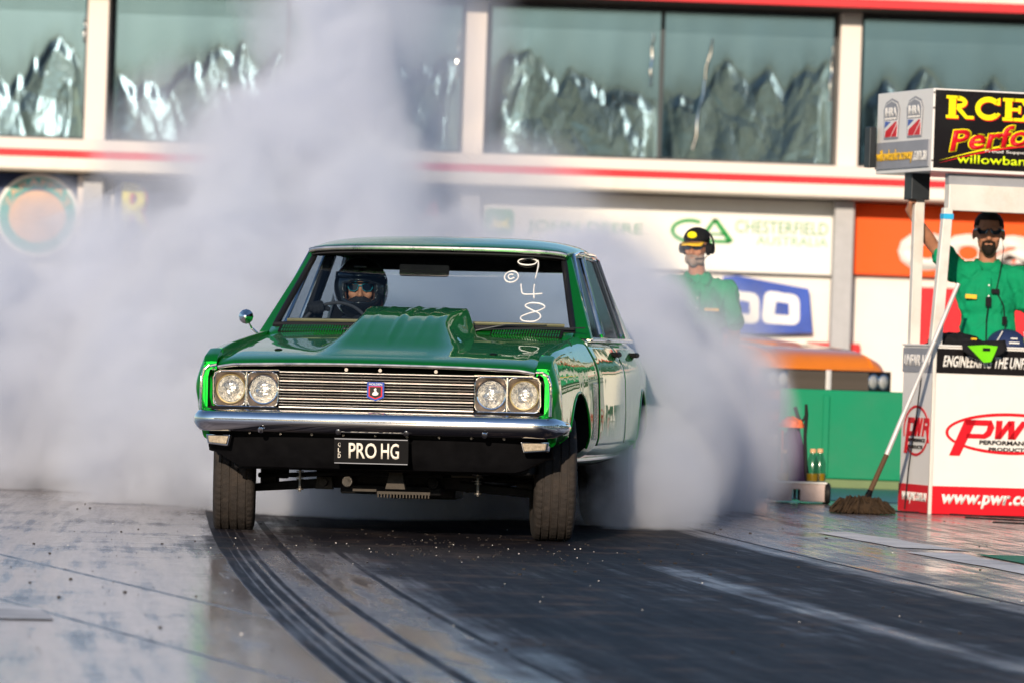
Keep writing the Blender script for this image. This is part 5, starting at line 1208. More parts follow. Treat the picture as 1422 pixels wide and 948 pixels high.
# ------------------------------------------------------------------ the timing counter at the right
A_ = D2R(16); BO = Vector((2.735, 34.5, 0)); bu = Vector((math.cos(A_), math.sin(A_), 0)); bv = Vector((-math.sin(A_), math.cos(A_), 0))
BT = empty('timing_booth', BO, (0, 0, A_), 'white and red sponsor counter with a black roof sign on posts at the right', 'booth')
LW = 2.4; DP = 0.58; TZ = 1.085
mb = MB(); mb.box((LW / 2, DP / 2, TZ / 2 + 0.004), (LW, DP, TZ - 0.008)); mb.build('counter', M['white'], BT, smooth=0, bevel=0.006)
FF = frame((0, 0, 0), (1, 0, 0), (0, 0, 1)); FSD = frame((0, DP, 0), (0, -1, 0), (0, 0, 1))
e_ = 0.002
plate('top_band', [(0.012, 0.915), (LW, 0.915), (LW, TZ - 0.012), (0.012, TZ - 0.012)], FF, M['gloss_black'], BT, 0.003, e_)
plate('bottom_band', [(0.0, 0.005), (LW, 0.005), (LW, 0.185), (0.0, 0.185)], FF, M['red_print'], BT, 0.003, e_)
plate('side_top_band', [(0.0, 0.915), (DP - 0.01, 0.915), (DP - 0.01, TZ - 0.012), (0.0, TZ - 0.012)], FSD, M['grey_print'], BT, 0.003, e_)
plate('side_bottom_band', [(0.0, 0.005), (DP, 0.005), (DP, 0.185), (0.0, 0.185)], FSD, M['red_print'], BT, 0.003, e_)
mb = MB(); mb.box((LW / 2, DP / 2, TZ + 0.006), (LW + 0.02, DP + 0.02, 0.012)); mb.build('counter_top', M['white'], BT, smooth=0, bevel=0.003)
mb = MB(); mb.box((0.0, -0.0, TZ / 2), (0.022, 0.022, TZ)); mb.build('corner_strip', M['steel'], BT, smooth=0, bevel=0.003)
text('lettering', 'ENGINEERING THE UNFAIR ADVANTAGE', lift(FF, e_ + .003), 0.055, 1.02, 0.955, 1.030, M['print_white'], BT, bold=0.03, shear=0.15)
text('lettering', 'UNFAIR ADV', lift(FSD, e_ + .003), 0.03, DP - 0.06, 0.955, 1.030, M['white'], BT, bold=0.03, shear=0.15)
text('lettering', 'www.pwr.com.au', lift(FF, e_ + .003), 0.06, 0.90, 0.045, 0.135, M['print_white'], BT, bold=0.04, shear=0.2)
text('lettering', 'www.pwr.com.au', lift(FSD, e_ + .003), 0.06, DP - 0.06, 0.055, 0.135, M['print_white'], BT, bold=0.03, shear=0.2)
ring_plate('logo_ring', 0.545, 0.535, 0.455, 0.135, 0.020, FF, M['red_print'], BT, 0, 2 * math.pi, 64, 0.003, e_)
FL1 = lift(FF, e_ + 0.001)
def pwr(fr, x0, sc, xs, par):
    T = lambda q: [(x0 + a * sc * xs, b) for a, b in q]
    for q in ([(0.0, 0.385), (0.085, 0.385), (0.215, 0.62), (0.12, 0.62)], [(0.12, 0.62), (0.34, 0.62), (0.33, 0.585), (0.13, 0.585)], [(0.34, 0.62), (0.365, 0.575), (0.335, 0.52), (0.29, 0.50), (0.275, 0.53), (0.30, 0.55), (0.31, 0.585)], [(0.29, 0.50), (0.13, 0.50), (0.14, 0.53), (0.28, 0.53)],
              [(0.38, 0.62), (0.43, 0.62), (0.42, 0.50), (0.37, 0.50)], [(0.37, 0.50), (0.42, 0.50), (0.51, 0.60), (0.48, 0.62)], [(0.48, 0.62), (0.53, 0.62), (0.53, 0.50), (0.48, 0.50)], [(0.48, 0.50), (0.54, 0.50), (0.64, 0.62), (0.59, 0.62)],
              [(0.62, 0.50), (0.67, 0.50), (0.74, 0.62), (0.69, 0.62)], [(0.69, 0.62), (0.86, 0.62), (0.85, 0.59), (0.70, 0.59)], [(0.86, 0.62), (0.88, 0.58), (0.84, 0.545), (0.79, 0.545), (0.80, 0.57), (0.84, 0.59)], [(0.69, 0.545), (0.80, 0.545), (0.81, 0.57), (0.70, 0.57)], [(0.76, 0.545), (0.81, 0.545), (0.88, 0.46), (0.83, 0.46)]):
        plate('logo_letter', T(q), fr, M['red_print'], par, 0.004, 0.001)
pwr(FL1, 0.12, 0.84, 1.0, BT)
text('lettering', 'PERFORMANCE', FL1, 0.325, 0.70, 0.462, 0.490, M['gloss_black'], BT, bold=0.03, lift=0.004)
text('lettering', 'PRODUCTS', FL1, 0.39, 0.66, 0.420, 0.445, M['gloss_black'], BT, bold=0.03, lift=0.004)
ring_plate('logo_ring', 0.29, 0.535, 0.235, 0.165, 0.016, FSD, M['red_print'], BT, D2R(-150), D2R(195), 48, 0.003, e_)
pwr(lift(FSD, e_), 0.08, 0.52, 1.0, BT)
text('lettering', 'PERFORMANCE', lift(FSD, e_), 0.12, 0.46, 0.462, 0.485, M['gloss_black'], BT, bold=0.02); text('lettering', 'PRODUCTS', lift(FSD, e_), 0.15, 0.42, 0.418, 0.440, M['gloss_black'], BT, bold=0.02)
mb = MB(); mb.tube([FSD(0.38, 0.90, 0.012), FSD(0.30, 0.6, 0.012), FSD(0.20, 0.3, 0.012), FSD(0.15, 0.02, 0.012)], 0.005, 6); mb.build('cord', M['cable'], BT)
# posts
mb = MB(); mb.prism([(0.02, DP - 0.07, TZ), (0.085, DP - 0.07, TZ), (0.085, DP - 0.005, TZ), (0.02, DP - 0.005, TZ)], [(0.02, DP - 0.07, 2.10), (0.085, DP - 0.07, 2.10), (0.085, DP - 0.005, 2.10), (0.02, DP - 0.005, 2.10)]); mb.box((0.020, DP - 0.072, 1.55), (0.008, 0.008, 0.9)); mb.build('post', M['steel'], BT, smooth=0, bevel=0.004)
mb = MB(); mb.prism([(-0.02, 0.02, TZ), (0.055, 0.02, TZ), (0.055, 0.08, TZ), (-0.02, 0.08, TZ)], [(0.04, 0.02, 1.98), (0.10, 0.02, 1.98), (0.10, 0.08, 1.98), (0.04, 0.08, 1.98)]); ps = mb.build('post', M['steel'], BT, smooth=0, bevel=0.004)
mb = MB(); mb.box((0.069, 0.05, 1.925), (0.070, 0.068, 0.035)); mb.build('tape_band', M['tape'], ps, smooth=0, bevel=0.003)
mb = MB(); mb.box((LW - 0.06, 0.05, (TZ + 1.98) / 2), (0.065, 0.06, 1.98 - TZ)); mb.build('post', M['steel'], BT, smooth=0, bevel=0.004)
mb = MB(); mb.box((0.045 + LW / 2, 0.07, 2.05), (LW - 0.05, 0.09, 0.17)); mb.build('beam', M['steel'], BT, smooth=0, bevel=0.005)
mb = MB(); mb.box((0.045 + LW / 2, 0.075, 2.170), (LW - 0.05, 0.07, 0.07)); mb.build('upper_beam', M['grey_print'], BT, smooth=0)
mb = MB(); mb.box((0.03, DP - 0.06, 2.13), (0.13, 0.14, 0.18)); mb.build('bracket', M['frame_dark'], BT, smooth=0, bevel=0.006)
# roof sign
SX, SY = -0.085, -0.04; SD = 1.05
mb = MB(); mb.box((SX + (LW + 0.1) / 2, SY + SD / 2, 2.48), (LW + 0.1, SD, 0.535)); sg_ = mb.build('roof_sign', M['white'], BT, smooth=0, bevel=0.004)
G1 = frame((SX, SY, 2.2125), (1, 0, 0), (0, 0, 1)); G2 = frame((SX, SY + SD, 2.2125), (0, -1, 0), (0, 0, 1))
plate('sign_face', [(0.012, 0.022), (LW + 0.09, 0.022), (LW + 0.09, 0.525), (0.012, 0.525)], G1, M['gloss_black'], sg_, 0.003, e_)
GL = lift(G1, e_ + 0.003)
def serif(fr, ch, x0, x1, z0, z1, m, par, lf):
    """slab serif letters R C E"""
    w = x1 - x0; h = z1 - z0; q = lambda a, b: (x0 + a * w, z0 + b * h); L = []
    if ch in 'RE': L += [[q(0, 0), q(.46, 0), q(.46, .14), q(0, .14)], [q(0, .86), q(.5, .86), q(.5, 1), q(0, 1)], [q(.10, .1), q(.36, .1), q(.36, .9), q(.10, .9)]]
    if ch == 'E': L += [[q(.4, 0), q(.92, 0), q(1, .34), q(.84, .30), q(.76, .14), q(.4, .14)], [q(.4, .86), q(.4, 1), q(.92, 1), q(.94, .68), q(.82, .70), q(.74, .86)], [q(.36, .44), q(.66, .44), q(.66, .58), q(.36, .58)], [q(.62, .34), q(.72, .34), q(.72, .68), q(.62, .68)]]
    for k in L: plate('letter', k, fr, m, par, 0.003, lf)
    if ch == 'R':
        ring_plate('letter', x0 + .42 * w, z0 + .72 * h, .36 * w, .28 * h, 0.22 * w * .75, fr, m, par, D2R(-95), D2R(95), 16, 0.003, lf)
        plate('letter', [q(.36, .44), q(.56, .46), q(.80, .14), q(1.04, .14), q(1.04, 0), q(.72, 0)], fr, m, par, 0.003, lf)
    if ch == 'C':
        ring_plate('letter', x0 + .52 * w, z0 + .5 * h, .52 * w, .52 * h, 0.20 * w, fr, m, par, D2R(38), D2R(322), 28, 0.003, lf)
        plate('letter', [q(.84, .66), q(.98, .66), q(.98, 1.0), q(.86, .94), q(.80, .80)], fr, m, par, 0.003, lf); plate('letter', [q(.78, .20), q(.88, .10), q(1.0, .28), q(.9, .34)], fr, m, par, 0.003, lf)
for ch, a, b_ in (('R', 0.085, 0.27), ('C', 0.285, 0.46), ('E', 0.475, 0.65)):
    serif(GL, ch, a + 0.007, b_ + 0.007, 0.338, 0.488, M['red_print'], sg_, 0.0); serif(GL, ch, a, b_, 0.345, 0.492, M['yellow'], sg_, 0.0035)
text('lettering', 'Performance', GL, 0.112, 1.40, 0.122, 0.275, M['yellow'], sg_, bold=0.060, shear=0.18, rise=0.12)
text('lettering', 'Performance', GL, 0.119, 1.393, 0.127, 0.269, M['red_print'], sg_, bold=0.022, shear=0.18, rise=0.12, lift=0.0045)
sw = lambda o_, t_: [(0.045 + 1.2 * u, 0.055 + o_ + 0.16 * math.sin(min(1, u * 1.5) * math.pi / 2) - 0.03 * u * u) for u in [i / 20 for i in range(21)]]
for nm, o1, m_ in (('swoosh', 0.012, M['yellow']), ('swoosh', -0.004, M['red_print'])):
    a_ = sw(o1, 0); mb = MB()
    for i in range(20):
        t0_, t1_ = 0.012 * math.sin(math.pi * min(1, i / 16)), 0.012 * math.sin(math.pi * min(1, (i + 1) / 16))
        q4 = [(a_[i][0], a_[i][1] - t0_), (a_[i + 1][0], a_[i + 1][1] - t1_), (a_[i + 1][0], a_[i + 1][1]), (a_[i][0], a_[i][1])]
        mb.prism([GL(x, z, 0.001) for x, z in q4], [GL(x, z, 0.004) for x, z in q4])
    mb.build(nm, m_, sg_, smooth=0)
text('lettering', 'Proud Supporter of', GL, 0.365, 0.79, 0.128, 0.152, M['print_white'], sg_, bold=0.01)
text('lettering', 'willowbankraceway.com.au', GL, 0.172, 1.46, 0.040, 0.115, M['lime'], sg_, bold=0.015)
plate('sign_band', [(0.02, 0.03), (SD - 0.03, 0.03), (SD - 0.03, 0.205), (0.02, 0.205)], G2, M['grey_print'], sg_, 0.012, e_)
text('lettering', 'willowbankraceway', lift(G2, 0.015), 0.05, 0.74, 0.06, 0.155, M['amber'], sg_, bold=0.02); text('lettering', '.com.au', lift(G2, 0.015), 0.75, 1.0, 0.07, 0.135, M['print_white'], sg_, bold=0.01)
for x0 in (0.13, 0.57):
    sh_ = [(x0 + 0.02, 0.225), (x0 + 0.29, 0.225), (x0 + 0.31, 0.42), (x0 + 0.27, 0.47), (x0 + 0.155, 0.495), (x0 + 0.04, 0.47), (x0, 0.42)]
    bd = plate('badge', sh_, G2, M['grey_print'], sg_, 0.003, e_); G3 = lift(G2, e_ + 0.003)
    ins = lambda q, k_: [(x0 + 0.155 + (a - x0 - 0.155) * k_, 0.355 + (c - 0.355) * k_) for a, c in q]
    plate('badge_field', ins(sh_, 0.90), G3, M['print_white'], bd, 0.002); plate('badge_top', [(x0 + .03, 0.35), (x0 + .28, 0.35), (x0 + .285, .42), (x0 + .25, .455), (x0 + .155, .475), (x0 + .06, .455), (x0 + .022, .42)], G3, M['grey_print'], bd, 0.002, 0.002)
    text('lettering', 'IHRA', G3, x0 + 0.045, x0 + 0.265, 0.375, 0.435, M['print_white'], bd, bold=0.03, lift=0.004)
    text('lettering', 'MOTORSPORTS', G3, x0 + 0.045, x0 + 0.265, 0.355, 0.368, M['print_white'], bd, lift=0.004)
    plate('badge_stripe', [(x0 + .04, 0.30), (x0 + .15, 0.34), (x0 + .04, 0.345)], G3, M['blue'], bd, 0.002, 0.002)
    plate('badge_stripe', [(x0 + .045, 0.24), (x0 + .145, 0.24), (x0 + .27, 0.335), (x0 + .24, 0.34), (x0 + .06, 0.28)], G3, M['red_print'], bd, 0.002, 0.002)
    plate('badge_stripe', [(x0 + .16, 0.24), (x0 + .265, 0.24), (x0 + .275, 0.32)], G3, M['red_print'], bd, 0.002, 0.002)
mb = MB(); mb.box((SX - 0.05, SY + SD - 0.02, 2.39), (0.05, 0.10, 0.27)); mb.build('speaker_box', M['frame_dark'], sg_, smooth=0, bevel=0.006)
for z in (2.28, 2.62, 2.72):
    mb = MB(); mb.cyl(G1(0.004, z - 2.2125, 0.0), G1(0.004, z - 2.2125, 0.006), 0.006, n=8); mb.build('screw', M['bolt'], sg_)

# things on the counter
def heap(name, label, cat, c, r, m, seed, squash=1.0, amp=0.3, n=40, kids=None):
    mb = MB(); P_ = []
    for j in range(n // 2 + 1):
        ph = math.pi * j / (n // 2); row = []
        for i in range(n + 1):
            t_ = 2 * math.pi * (i % n) / n; d = Vector((math.sin(ph) * math.cos(t_), math.sin(ph) * math.sin(t_), math.cos(ph)))
            k = 1 + amp * (noise.noise(d * 2.2 + Vector((seed, 0, 0))) + 0.5 * noise.noise(d * 5 + Vector((seed, 4, 0))))
            row.append(Vector((d.x * r[0] * k, d.y * r[1] * k, max(-0.001, d.z * r[2] * k) if d.z < 0.2 else d.z * r[2] * k)))
        P_.append(row)
    mb.grid(P_); o = mb.build(name, m, None, smooth=50); o.location = c
    return tag(o, label, cat)
cpos = lambda a, b_, z: BO + bu * a + bv * b_ + Vector((0, 0, z))
heap('jacket', 'crumpled black jacket lying on the left end of the white counter', 'jacket', cpos(0.22, 0.22, TZ + 0.012), (0.19, 0.16, 0.075), M['cloth_black'], 3)
gc = empty('cap', cpos(0.33, -0.02, TZ - 0.02), (0, 0, A_), 'black and lime green cap hanging over the front edge of the counter', 'cap')
mb = MB(); mb.grid([[Vector((-0.17 + 0.30 * i / 8, -0.03 - 0.018 * math.sin(i * 1.1) - 0.01 * j, 0.055 - j * 0.030 * (0.35 + 0.65 * math.sin(math.pi * (i + 0.5) / 9)) + 0.02 * i / 8)) for j in range(5)] for i in range(9)]); mb.build('cap_crown', M['cloth_black'], gc, smooth=60, solid=0.01)
mb = MB(); mb.prism([(-0.14, -0.062, 0.030), (-0.03, -0.075, -0.075), (0.02, -0.078, -0.070), (0.05, -0.070, -0.01), (0.07, -0.060, 0.035), (-0.02, -0.060, 0.040)], [(-0.14, -0.070, 0.030), (-0.03, -0.083, -0.075), (0.02, -0.086, -0.070), (0.05, -0.078, -0.01), (0.07, -0.068, 0.035), (-0.02, -0.068, 0.040)]); mb.build('cap_peak', M['bright_green'], gc, smooth=0, bevel=0.004)
mb = MB(); mb.box((-0.015, -0.084, 0.012), (0.05, 0.004, 0.018)); mb.build('cap_badge', M['cloth_black'], gc, smooth=0)
mb = MB(); mb.box((-0.09, -0.045, 0.075), (0.035, 0.02, 0.012)); mb.build('cap_tag', M['amber'], gc, smooth=0)
hm = empty('helmet', cpos(0.555, 0.16, TZ + 0.012), (0, 0, A_), 'dark blue cap with yellow stripes lying on the counter before the man', 'cap')
hm.name = 'baseball_cap'
q = MB(); G = []
for j in range(13):
    ph = math.pi / 2 * j / 12; G.append([Vector((0.135 * math.sin(ph) * math.cos(2 * math.pi * i / 32), 0.135 * math.sin(ph) * math.sin(2 * math.pi * i / 32), 0.115 * math.cos(ph))) for i in range(33)])
q.grid(G); q.build('crown', M['navy'], hm, smooth=60, solid=0.004)
for sx in (-1, 1):
    q = MB(); q.tube([(sx * 0.075 * (1 + 0.4 * k / 6), -0.137 * math.cos(math.asin(min(0.99, 0.55 + 0.06 * k))), 0.1 - 0.014 * k) for k in range(7)], 0.004, 6); q.build('piping', M['print_white'], hm)
q = MB(); q.box((0.095, -0.095, 0.035), (0.012, 0.006, 0.05), R=Matrix.Rotation(-0.3, 3, 'Y')); q.box((0.113, -0.078, 0.033), (0.012, 0.006, 0.05), R=Matrix.Rotation(-0.3, 3, 'Y')); q.build('stripe', M['lime'], hm, smooth=0)
q = MB(); q.box((0.0, -0.131, 0.055), (0.045, 0.008, 0.008)); q.box((0.0, -0.135, 0.028), (0.07, 0.006, 0.010)); q.build('cap_print', M['print_white'], hm, smooth=0)

# ------------------------------------------------------------------ mop leaning on the counter
mp = empty('mop', (2.27, 34.05, 0), label='mop with long pale handle and ragged brown head leaning beside the counter', cat='mop')
mb = MB(); mb.cyl((0.03, 0.02, 0.10), (0.15, 0.10, 0.38), 0.017, 0.016, 12, 1); mb.cyl((0.15, 0.10, 0.38), (0.597, 0.40, 1.49), 0.016, 0.014, 12, 0); mb.build('handle', [M['alu'], M['rust']], mp)
mb = MB(); mb.cyl((0.02, 0.01, 0.07), (0.05, 0.03, 0.15), 0.028, 0.018, 12); mb.build('socket', M['black'], mp)
rm = random.Random(11); mb = MB()
for i in range(420):
    t_ = rm.uniform(0, 2 * math.pi); L = rm.uniform(0.05, 0.20); x0_ = rm.uniform(-0.10, 0.10); h_ = rm.uniform(0.03, 0.10) * (1 - abs(x0_) * 3)
    dx, dy = math.cos(t_) * L * 1.15, math.sin(t_) * L * 0.7
    pts = [Vector((x0_, rm.uniform(-0.03, 0.03), h_)), Vector((x0_ + dx * 0.4, dy * 0.4, h_ + rm.uniform(-0.01, 0.03))), Vector((max(-0.2, min(0.2, x0_ + dx * 0.8)), dy * 0.8, h_ * 0.5)), Vector((max(-0.205, min(0.205, x0_ + dx)), dy, 0.008))]
    mb.tube(pts, [0.008, 0.009, 0.009, 0.006], 5)
mb.ell((0, 0, 0.035), (0.16, 0.10, 0.05), n=14)
mb.build('mop_head', M['mop'], mp, smooth=60)

# ------------------------------------------------------------------ wheeled cart with bottles and a pack
ct = empty('cart', (1.98, 36.2, 0), label='low pale wheeled cart with two slots beside the green barrier', cat='cart')
mb = MB(); z0, z1 = 0.015, 0.135
mb.box((-0.13, 0, (z0 + z1) / 2), (0.15, 0.34, z1 - z0)); mb.box((0.085, 0, (z0 + z1) / 2), (0.17, 0.34, z1 - z0)); mb.box((-0.025, 0.0, 0.115), (0.06, 0.34, 0.04)); mb.box((-0.022, 0.1, 0.06), (0.012, 0.14, 0.07))
mb.build('tray', M['pink_box'], ct, smooth=0, bevel=0.006)
mb = MB(); mb.box((-0.015, 0, 0.142), (0.39, 0.36, 0.012)); mb.build('rim', M['white'], ct, smooth=0, bevel=0.003)
for y in (-0.13, 0.13):
    mb = MB(); mb.lathe([(0.0, -0.02), (0.060, -0.02), (0.072, -0.012), (0.072, 0.012), (0.060, 0.02), (0.0, 0.02)], (0.185, y, 0.073), (1, 0, 0), 28); mb.build('wheel', M['boot'], ct)
def bottle(x, y, label, s=1.0):
    r = empty('bottle', (x, y, 0.149), label=label, cat='bottle', group='clear bottles on the wheeled cart')
    mb = MB(); mb.lathe([(0.0, 0), (0.040, 0), (0.043, 0.02), (0.042, 0.07), (0.040, 0.12), (0.028, 0.165), (0.018, 0.19), (0.018, 0.205)], (0, 0, 0), (0, 0, 1), 24); mb.build('body', M['bottle'], r)
    mb = MB(); mb.lathe([(0.0, 0.004), (0.037, 0.004), (0.039, 0.055), (0.0, 0.056)], (0, 0, 0), (0, 0, 1), 24); mb.build('liquid', M['oil'], r)
    mb = MB(); mb.lathe([(0.021, 0.196), (0.021, 0.222), (0.0, 0.224)], (0, 0, 0), (0, 0, 1), 18); mb.build('lid', M['peach'], r); r.scale = (s, s, s); return r
bottle(2.062, 36.10, 'clear bottle with amber liquid on the right end of the cart, nearer one'); bottle(2.118, 36.24, 'clear bottle with amber liquid behind another at the right end of the cart')
bottle(1.865, 36.10, 'clear bottle at the left end of the cart blurred by smoke', 0.95)
pk = empty('sprayer_pack', (1.935, 36.25, 0.149), label='dark purple pack with an orange top and black upright hose standing on the cart', cat='sprayer')
heap('pack_body', None, None, (0, 0, 0.0), (0.085, 0.09, 0.40), M['purple'], 8, amp=0.15).parent = pk
o = heap('pack_top', None, None, (-0.02, -0.02, 0.36), (0.085, 0.08, 0.07), M['orange_plastic'], 4, amp=0.25); o.parent = pk
mb = MB(); mb.tube([(0.10, -0.02, 0.0), (0.085, -0.03, 0.12), (0.075, -0.03, 0.30), (0.080, -0.03, 0.45), (0.075, -0.03, 0.52)], [0.022, 0.014, 0.012, 0.013, 0.010], 10); mb.tube([(0.078, -0.03, 0.44), (0.05, -0.03, 0.40), (0.02, -0.02, 0.44), (0.0, -0.02, 0.50)], 0.013, 8); mb.build('hose', M['boot'], pk)
mb = MB(); mb.cyl((-0.075, -0.05, 0.0), (-0.08, -0.05, 0.34), 0.008, n=8); mb.build('strap', M['orange_plastic'], pk)

# ------------------------------------------------------------------ orange car behind the barriers
OC = empty('parked_car', (2.80, 47.6, 0.04), (0, 0, D2R(42)), label='orange car with black grille parked behind the green barrier', cat='car')
OK_ = [(0.0, 0.84, 0.40, 0.72, 0.86, 0.60, 0.90, 0.88), (0.06, 0.88, 0.36, 0.77, 0.92, 0.62, 0.975, 0.96), (0.25, 0.90, 0.30, 0.80, 0.96, 0.62, 1.02, 1.03), (0.9, 0.91, 0.26, 0.82, 0.98, 0.60, 1.05, 1.09), (1.5, 0.91, 0.24, 0.84, 1.0, 0.62, 1.06, 1.10), (2.4, 0.92, 0.24, 0.86, 1.0, 0.7, 1.02, 1.02), (3.6, 0.91, 0.24, 0.84, 1.0, 0.66, 1.04, 1.05), (4.4, 0.86, 0.34, 0.78, 0.95, 0.6, 0.98, 0.98), (4.55, 0.82, 0.42, 0.74, 0.88, 0.58, 0.90, 0.90)]
ob = body_mesh(OK_, [i * 0.065 for i in range(71)]).build('body', M['orange_paint'], OC, smooth=40)
cut(ob, [arch(0.5, 1.1, 0.85, 0.34, 0.38), arch(-1.1, -0.5, 0.85, 0.34, 0.38), arch(0.5, 1.1, 3.55, 0.34, 0.38), arch(-1.1, -0.5, 3.55, 0.34, 0.38)]); ob.parent = OC; ob.data.shade_smooth(); ob.data.set_sharp_from_angle(angle=D2R(40))
mb = MB()
mb.box((0, -0.012, 0.76), (1.62, 0.05, 0.19)); mb.build('grille', M['flat_black'], OC, smooth=0)
gq = None
for i in range(44):
    x = -0.50 + i * 1.0 / 43
    if abs(x) < 0.045: continue
    if gq is None:
        mb = MB(); mb.box((0, 0, 0), (0.007, 0.02, 0.16)); gq = mb.build('grille_bar', M['bezel'], OC, smooth=0); gq.location = (x, -0.045, 0.76)
    else: dup(gq, OC, (x, -0.045, 0.76))
mb = MB(); mb.box((0, -0.045, 0.76), (0.05, 0.03, 0.185)); mb.build('grille_centre', M['white'], OC, smooth=0, bevel=0.006)
for x in (-0.70, -0.57, 0.57, 0.70):
    mb = MB(); mb.lathe([(0.068, 0.0), (0.070, 0.02), (0.060, 0.024)], (x, -0.03, 0.76), (0, -1, 0), 24); h = mb.build('headlamp', M['chrome'], OC)
    mb = MB(); mb.lathe([(0.060, 0.015), (0.04, 0.028), (0.0, 0.034)], (x, -0.03, 0.76), (0, -1, 0), 24); mb.build('lamp_glass', M['lamp_lens'], h)
bumper(OC, -0.10, 0.90, 0.53)
pb = MB(); pb.prism([(-0.66, 1.55, 1.04), (0.66, 1.55, 1.04), (0.70, 3.75, 1.02), (-0.70, 3.75, 1.02)], [(-0.56, 2.15, 1.40), (0.56, 2.15, 1.40), (0.57, 3.20, 1.40), (-0.57, 3.20, 1.40)]); pb.build('cabin', M['orange_paint'], OC, smooth=0, bevel=0.04, seg=3)
for sx in (1, -1):
    mb = MB(); mb.prism([(sx * 0.695, 1.80, 1.06), (sx * 0.705, 3.50, 1.06), (sx * 0.595, 3.15, 1.36), (sx * 0.590, 2.22, 1.36)], [(sx * 0.70, 1.80, 1.06), (sx * 0.712, 3.50, 1.06), (sx * 0.60, 3.15, 1.36), (sx * 0.597, 2.22, 1.36)]); mb.build('side_window', M['shades'], OC, smooth=0)
    wheel(OC, sx * 0.78, 0.85, 0.32, 0.32, 0.22, 0, sx); wheel(OC, sx * 0.78, 3.55, 0.32, 0.32, 0.22, 0, sx)
mb = MB(); mb.prism([(-0.62, 1.60, 1.065), (0.62, 1.60, 1.065), (0.55, 2.10, 1.36), (-0.55, 2.10, 1.36)], [(-0.62, 1.585, 1.072), (0.62, 1.585, 1.072), (0.55, 2.085, 1.367), (-0.55, 2.085, 1.367)]); mb.build('windscreen', M['shades'], OC, smooth=0)
mb = MB(); mb.prism([(-0.24, 0.35, 1.00), (0.24, 0.35, 1.00), (0.30, 1.4, 1.07), (-0.30, 1.4, 1.07)], [(-0.16, 0.50, 1.085), (0.16, 0.50, 1.085), (0.22, 1.4, 1.16), (-0.22, 1.4, 1.16)]); mb.build('bonnet_bulge', M['orange_paint'], OC, smooth=30, bevel=0.03, seg=3)

# ------------------------------------------------------------------ tyre smoke
def smoke(name, label, blobs, dens, seed, hull=1.12, amp=0.75, col=(0.86, 0.88, 0.95), vox=0.14):
    mb = MB()
    for c, r in blobs: mb.ell(c, tuple(k * hull for k in r), n=20)
    mb2 = MB(); mb2.v = mb.v; mb2.f = mb.f; mb2.m = mb.m
    m = bpy.data.materials.new(name); m.use_nodes = True; n = m.node_tree.nodes; l = m.node_tree.links; n.remove(n['Principled BSDF']); out = n['Material Output']
    geo = n.new('ShaderNodeNewGeometry'); pos = geo.outputs['Position']
    def vm(op, a, b_=None, sc=None):
        q = n.new('ShaderNodeVectorMath'); q.operation = op
        for i, v in enumerate((a, b_)):
            if v is None: continue
            if isinstance(v, (tuple, list)): q.inputs[i].default_value = v
            else: l.new(v, q.inputs[i])
        if sc is not None: q.inputs['Scale'].default_value = sc
        return q
    def mth(op, a, b_=None, c_=None):
        q = n.new('ShaderNodeMath'); q.operation = op
        for i, v in enumerate((a, b_, c_)):
            if v is None: continue
            if isinstance(v, (int, float)): q.inputs[i].default_value = v
            else: l.new(v, q.inputs[i])
        return q.outputs[0]
    shifted = vm('ADD', pos, (seed * 3.1, seed * 1.7, 0)).outputs[0]
    n1 = n.new('ShaderNodeTexNoise'); n1.inputs['Scale'].default_value = 1.5; n1.inputs['Detail'].default_value = 5; n1.inputs['Roughness'].default_value = 0.6; n1.inputs['Distortion'].default_value = 0.25
    l.new(shifted, n1.inputs['Vector'])
    warp = vm('SCALE', vm('SUBTRACT', n1.outputs['Color'], (0.5, 0.5, 0.5)).outputs[0], sc=0.8).outputs[0]
    p = vm('ADD', pos, warp).outputs[0]
    acc = None
    for c, r in blobs:
        d = vm('MULTIPLY', vm('SUBTRACT', p, tuple(c)).outputs[0], tuple(1 / k for k in r)).outputs[0]
        q = mth('SUBTRACT', 1.0, vm('DOT_PRODUCT', d, d).outputs['Value'])
        acc = q if acc is None else mth('MAXIMUM', acc, q)
    v = mth('ADD', acc, mth('MULTIPLY', mth('SUBTRACT', n1.outputs['Fac'], 0.5), amp * 2))
    mr = n.new('ShaderNodeMapRange'); mr.interpolation_type = 'SMOOTHSTEP'; mr.inputs[1].default_value = 0.0; mr.inputs[2].default_value = 0.95; mr.inputs[3].default_value = 0; mr.inputs[4].default_value = dens
    l.new(v, mr.inputs[0])
    pv = n.new('ShaderNodeVolumePrincipled'); pv.inputs['Color'].default_value = (*col, 1); pv.inputs['Anisotropy'].default_value = 0.0
    l.new(mr.outputs[0], pv.inputs['Density']); l.new(pv.outputs[0], out.inputs['Volume'])
    m.cycles.homogeneous_volume = False
    try: m.cycles.volume_step_rate = 0.35
    except Exception: pass
    o = voxel_body(mb2, vox, m, name, None, 2)
    for v_ in o.data.vertices: v_.co.z = max(v_.co.z, 0.006)
    return tag(o, kind='stuff')
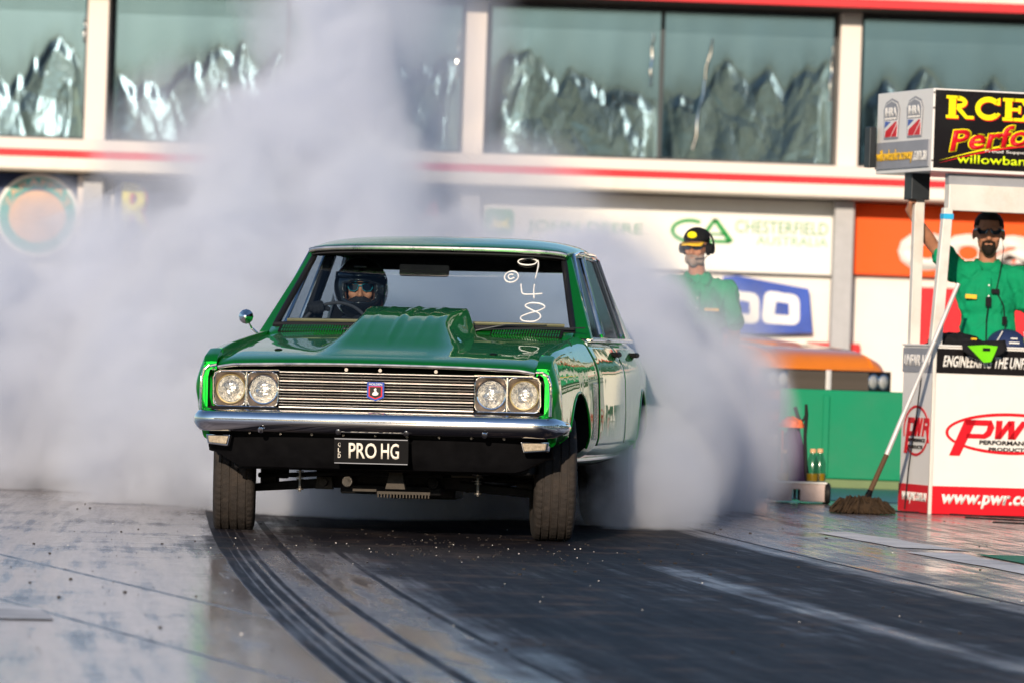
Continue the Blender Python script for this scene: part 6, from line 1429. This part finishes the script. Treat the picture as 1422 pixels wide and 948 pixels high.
LEFT = [((-4.0, 36.5, 0.4), (1.6, 2.2, 1.05)), ((-2.8, 33.8, 0.5), (1.3, 2.0, 1.10)), ((-1.75, 31.2, 0.5), (0.95, 1.6, 1.05)), ((-1.1, 32.2, 1.0), (1.2, 1.7, 1.25)), ((-2.1, 33.5, 1.05), (1.05, 1.6, 0.80)),
        ((-1.35, 33.4, 1.9), (0.90, 1.2, 0.90)), ((-1.12, 33.8, 2.6), (0.42, 0.7, 0.8)), ((-0.2, 33.6, 0.9), (1.5, 1.2, 0.95)), ((-0.85, 30.0, 0.12), (0.85, 1.0, 0.52)), ((-0.1, 31.0, 0.05), (1.0, 1.1, 0.45)), ((-1.3, 30.3, 0.2), (0.5, 0.9, 0.6))]
RIGHT = [((0.80, 31.4, 0.50), (0.60, 1.4, 0.80)), ((1.14, 33.6, 0.48), (0.74, 1.6, 0.80)), ((0.72, 33.0, 1.05), (0.50, 1.3, 0.62)), ((1.25, 34.4, 0.30), (0.48, 1.2, 0.5)), ((0.45, 33.6, 1.30), (0.45, 0.9, 0.52)), ((0.78, 29.75, 0.2), (0.45, 0.85, 0.45))]
THIN = [((-1.7, 36.2, 2.1), (1.3, 1.0, 0.95)), ((-0.95, 36.2, 2.9), (1.05, 1.0, 1.3)), ((-1.15, 34.6, 3.1), (0.72, 0.8, 0.9)), ((-0.95, 35.0, 4.0), (0.70, 0.9, 1.0)), ((-0.25, 36.4, 1.85), (1.1, 1.0, 0.72)), ((0.6, 36.0, 1.45), (0.7, 0.9, 0.55)), ((-3.2, 37.8, 1.5), (1.5, 1.0, 0.6)), ((1.25, 35.9, 0.80), (0.72, 0.9, 0.95)), ((1.05, 35.7, 0.9), (0.74, 0.8, 0.90)), ((0.95, 34.9, 0.85), (0.55, 0.8, 0.62))]
smoke('tyre_smoke', '', LEFT, 5.5, 1, col=(0.895, 0.925, 1.0), amp=1.15)
smoke('tyre_smoke', '', RIGHT, 5.0, 4, col=(0.895, 0.925, 1.0), amp=1.05)
smoke('thin_smoke', '', THIN, 1.4, 7, col=(0.895, 0.925, 1.0), amp=0.8)
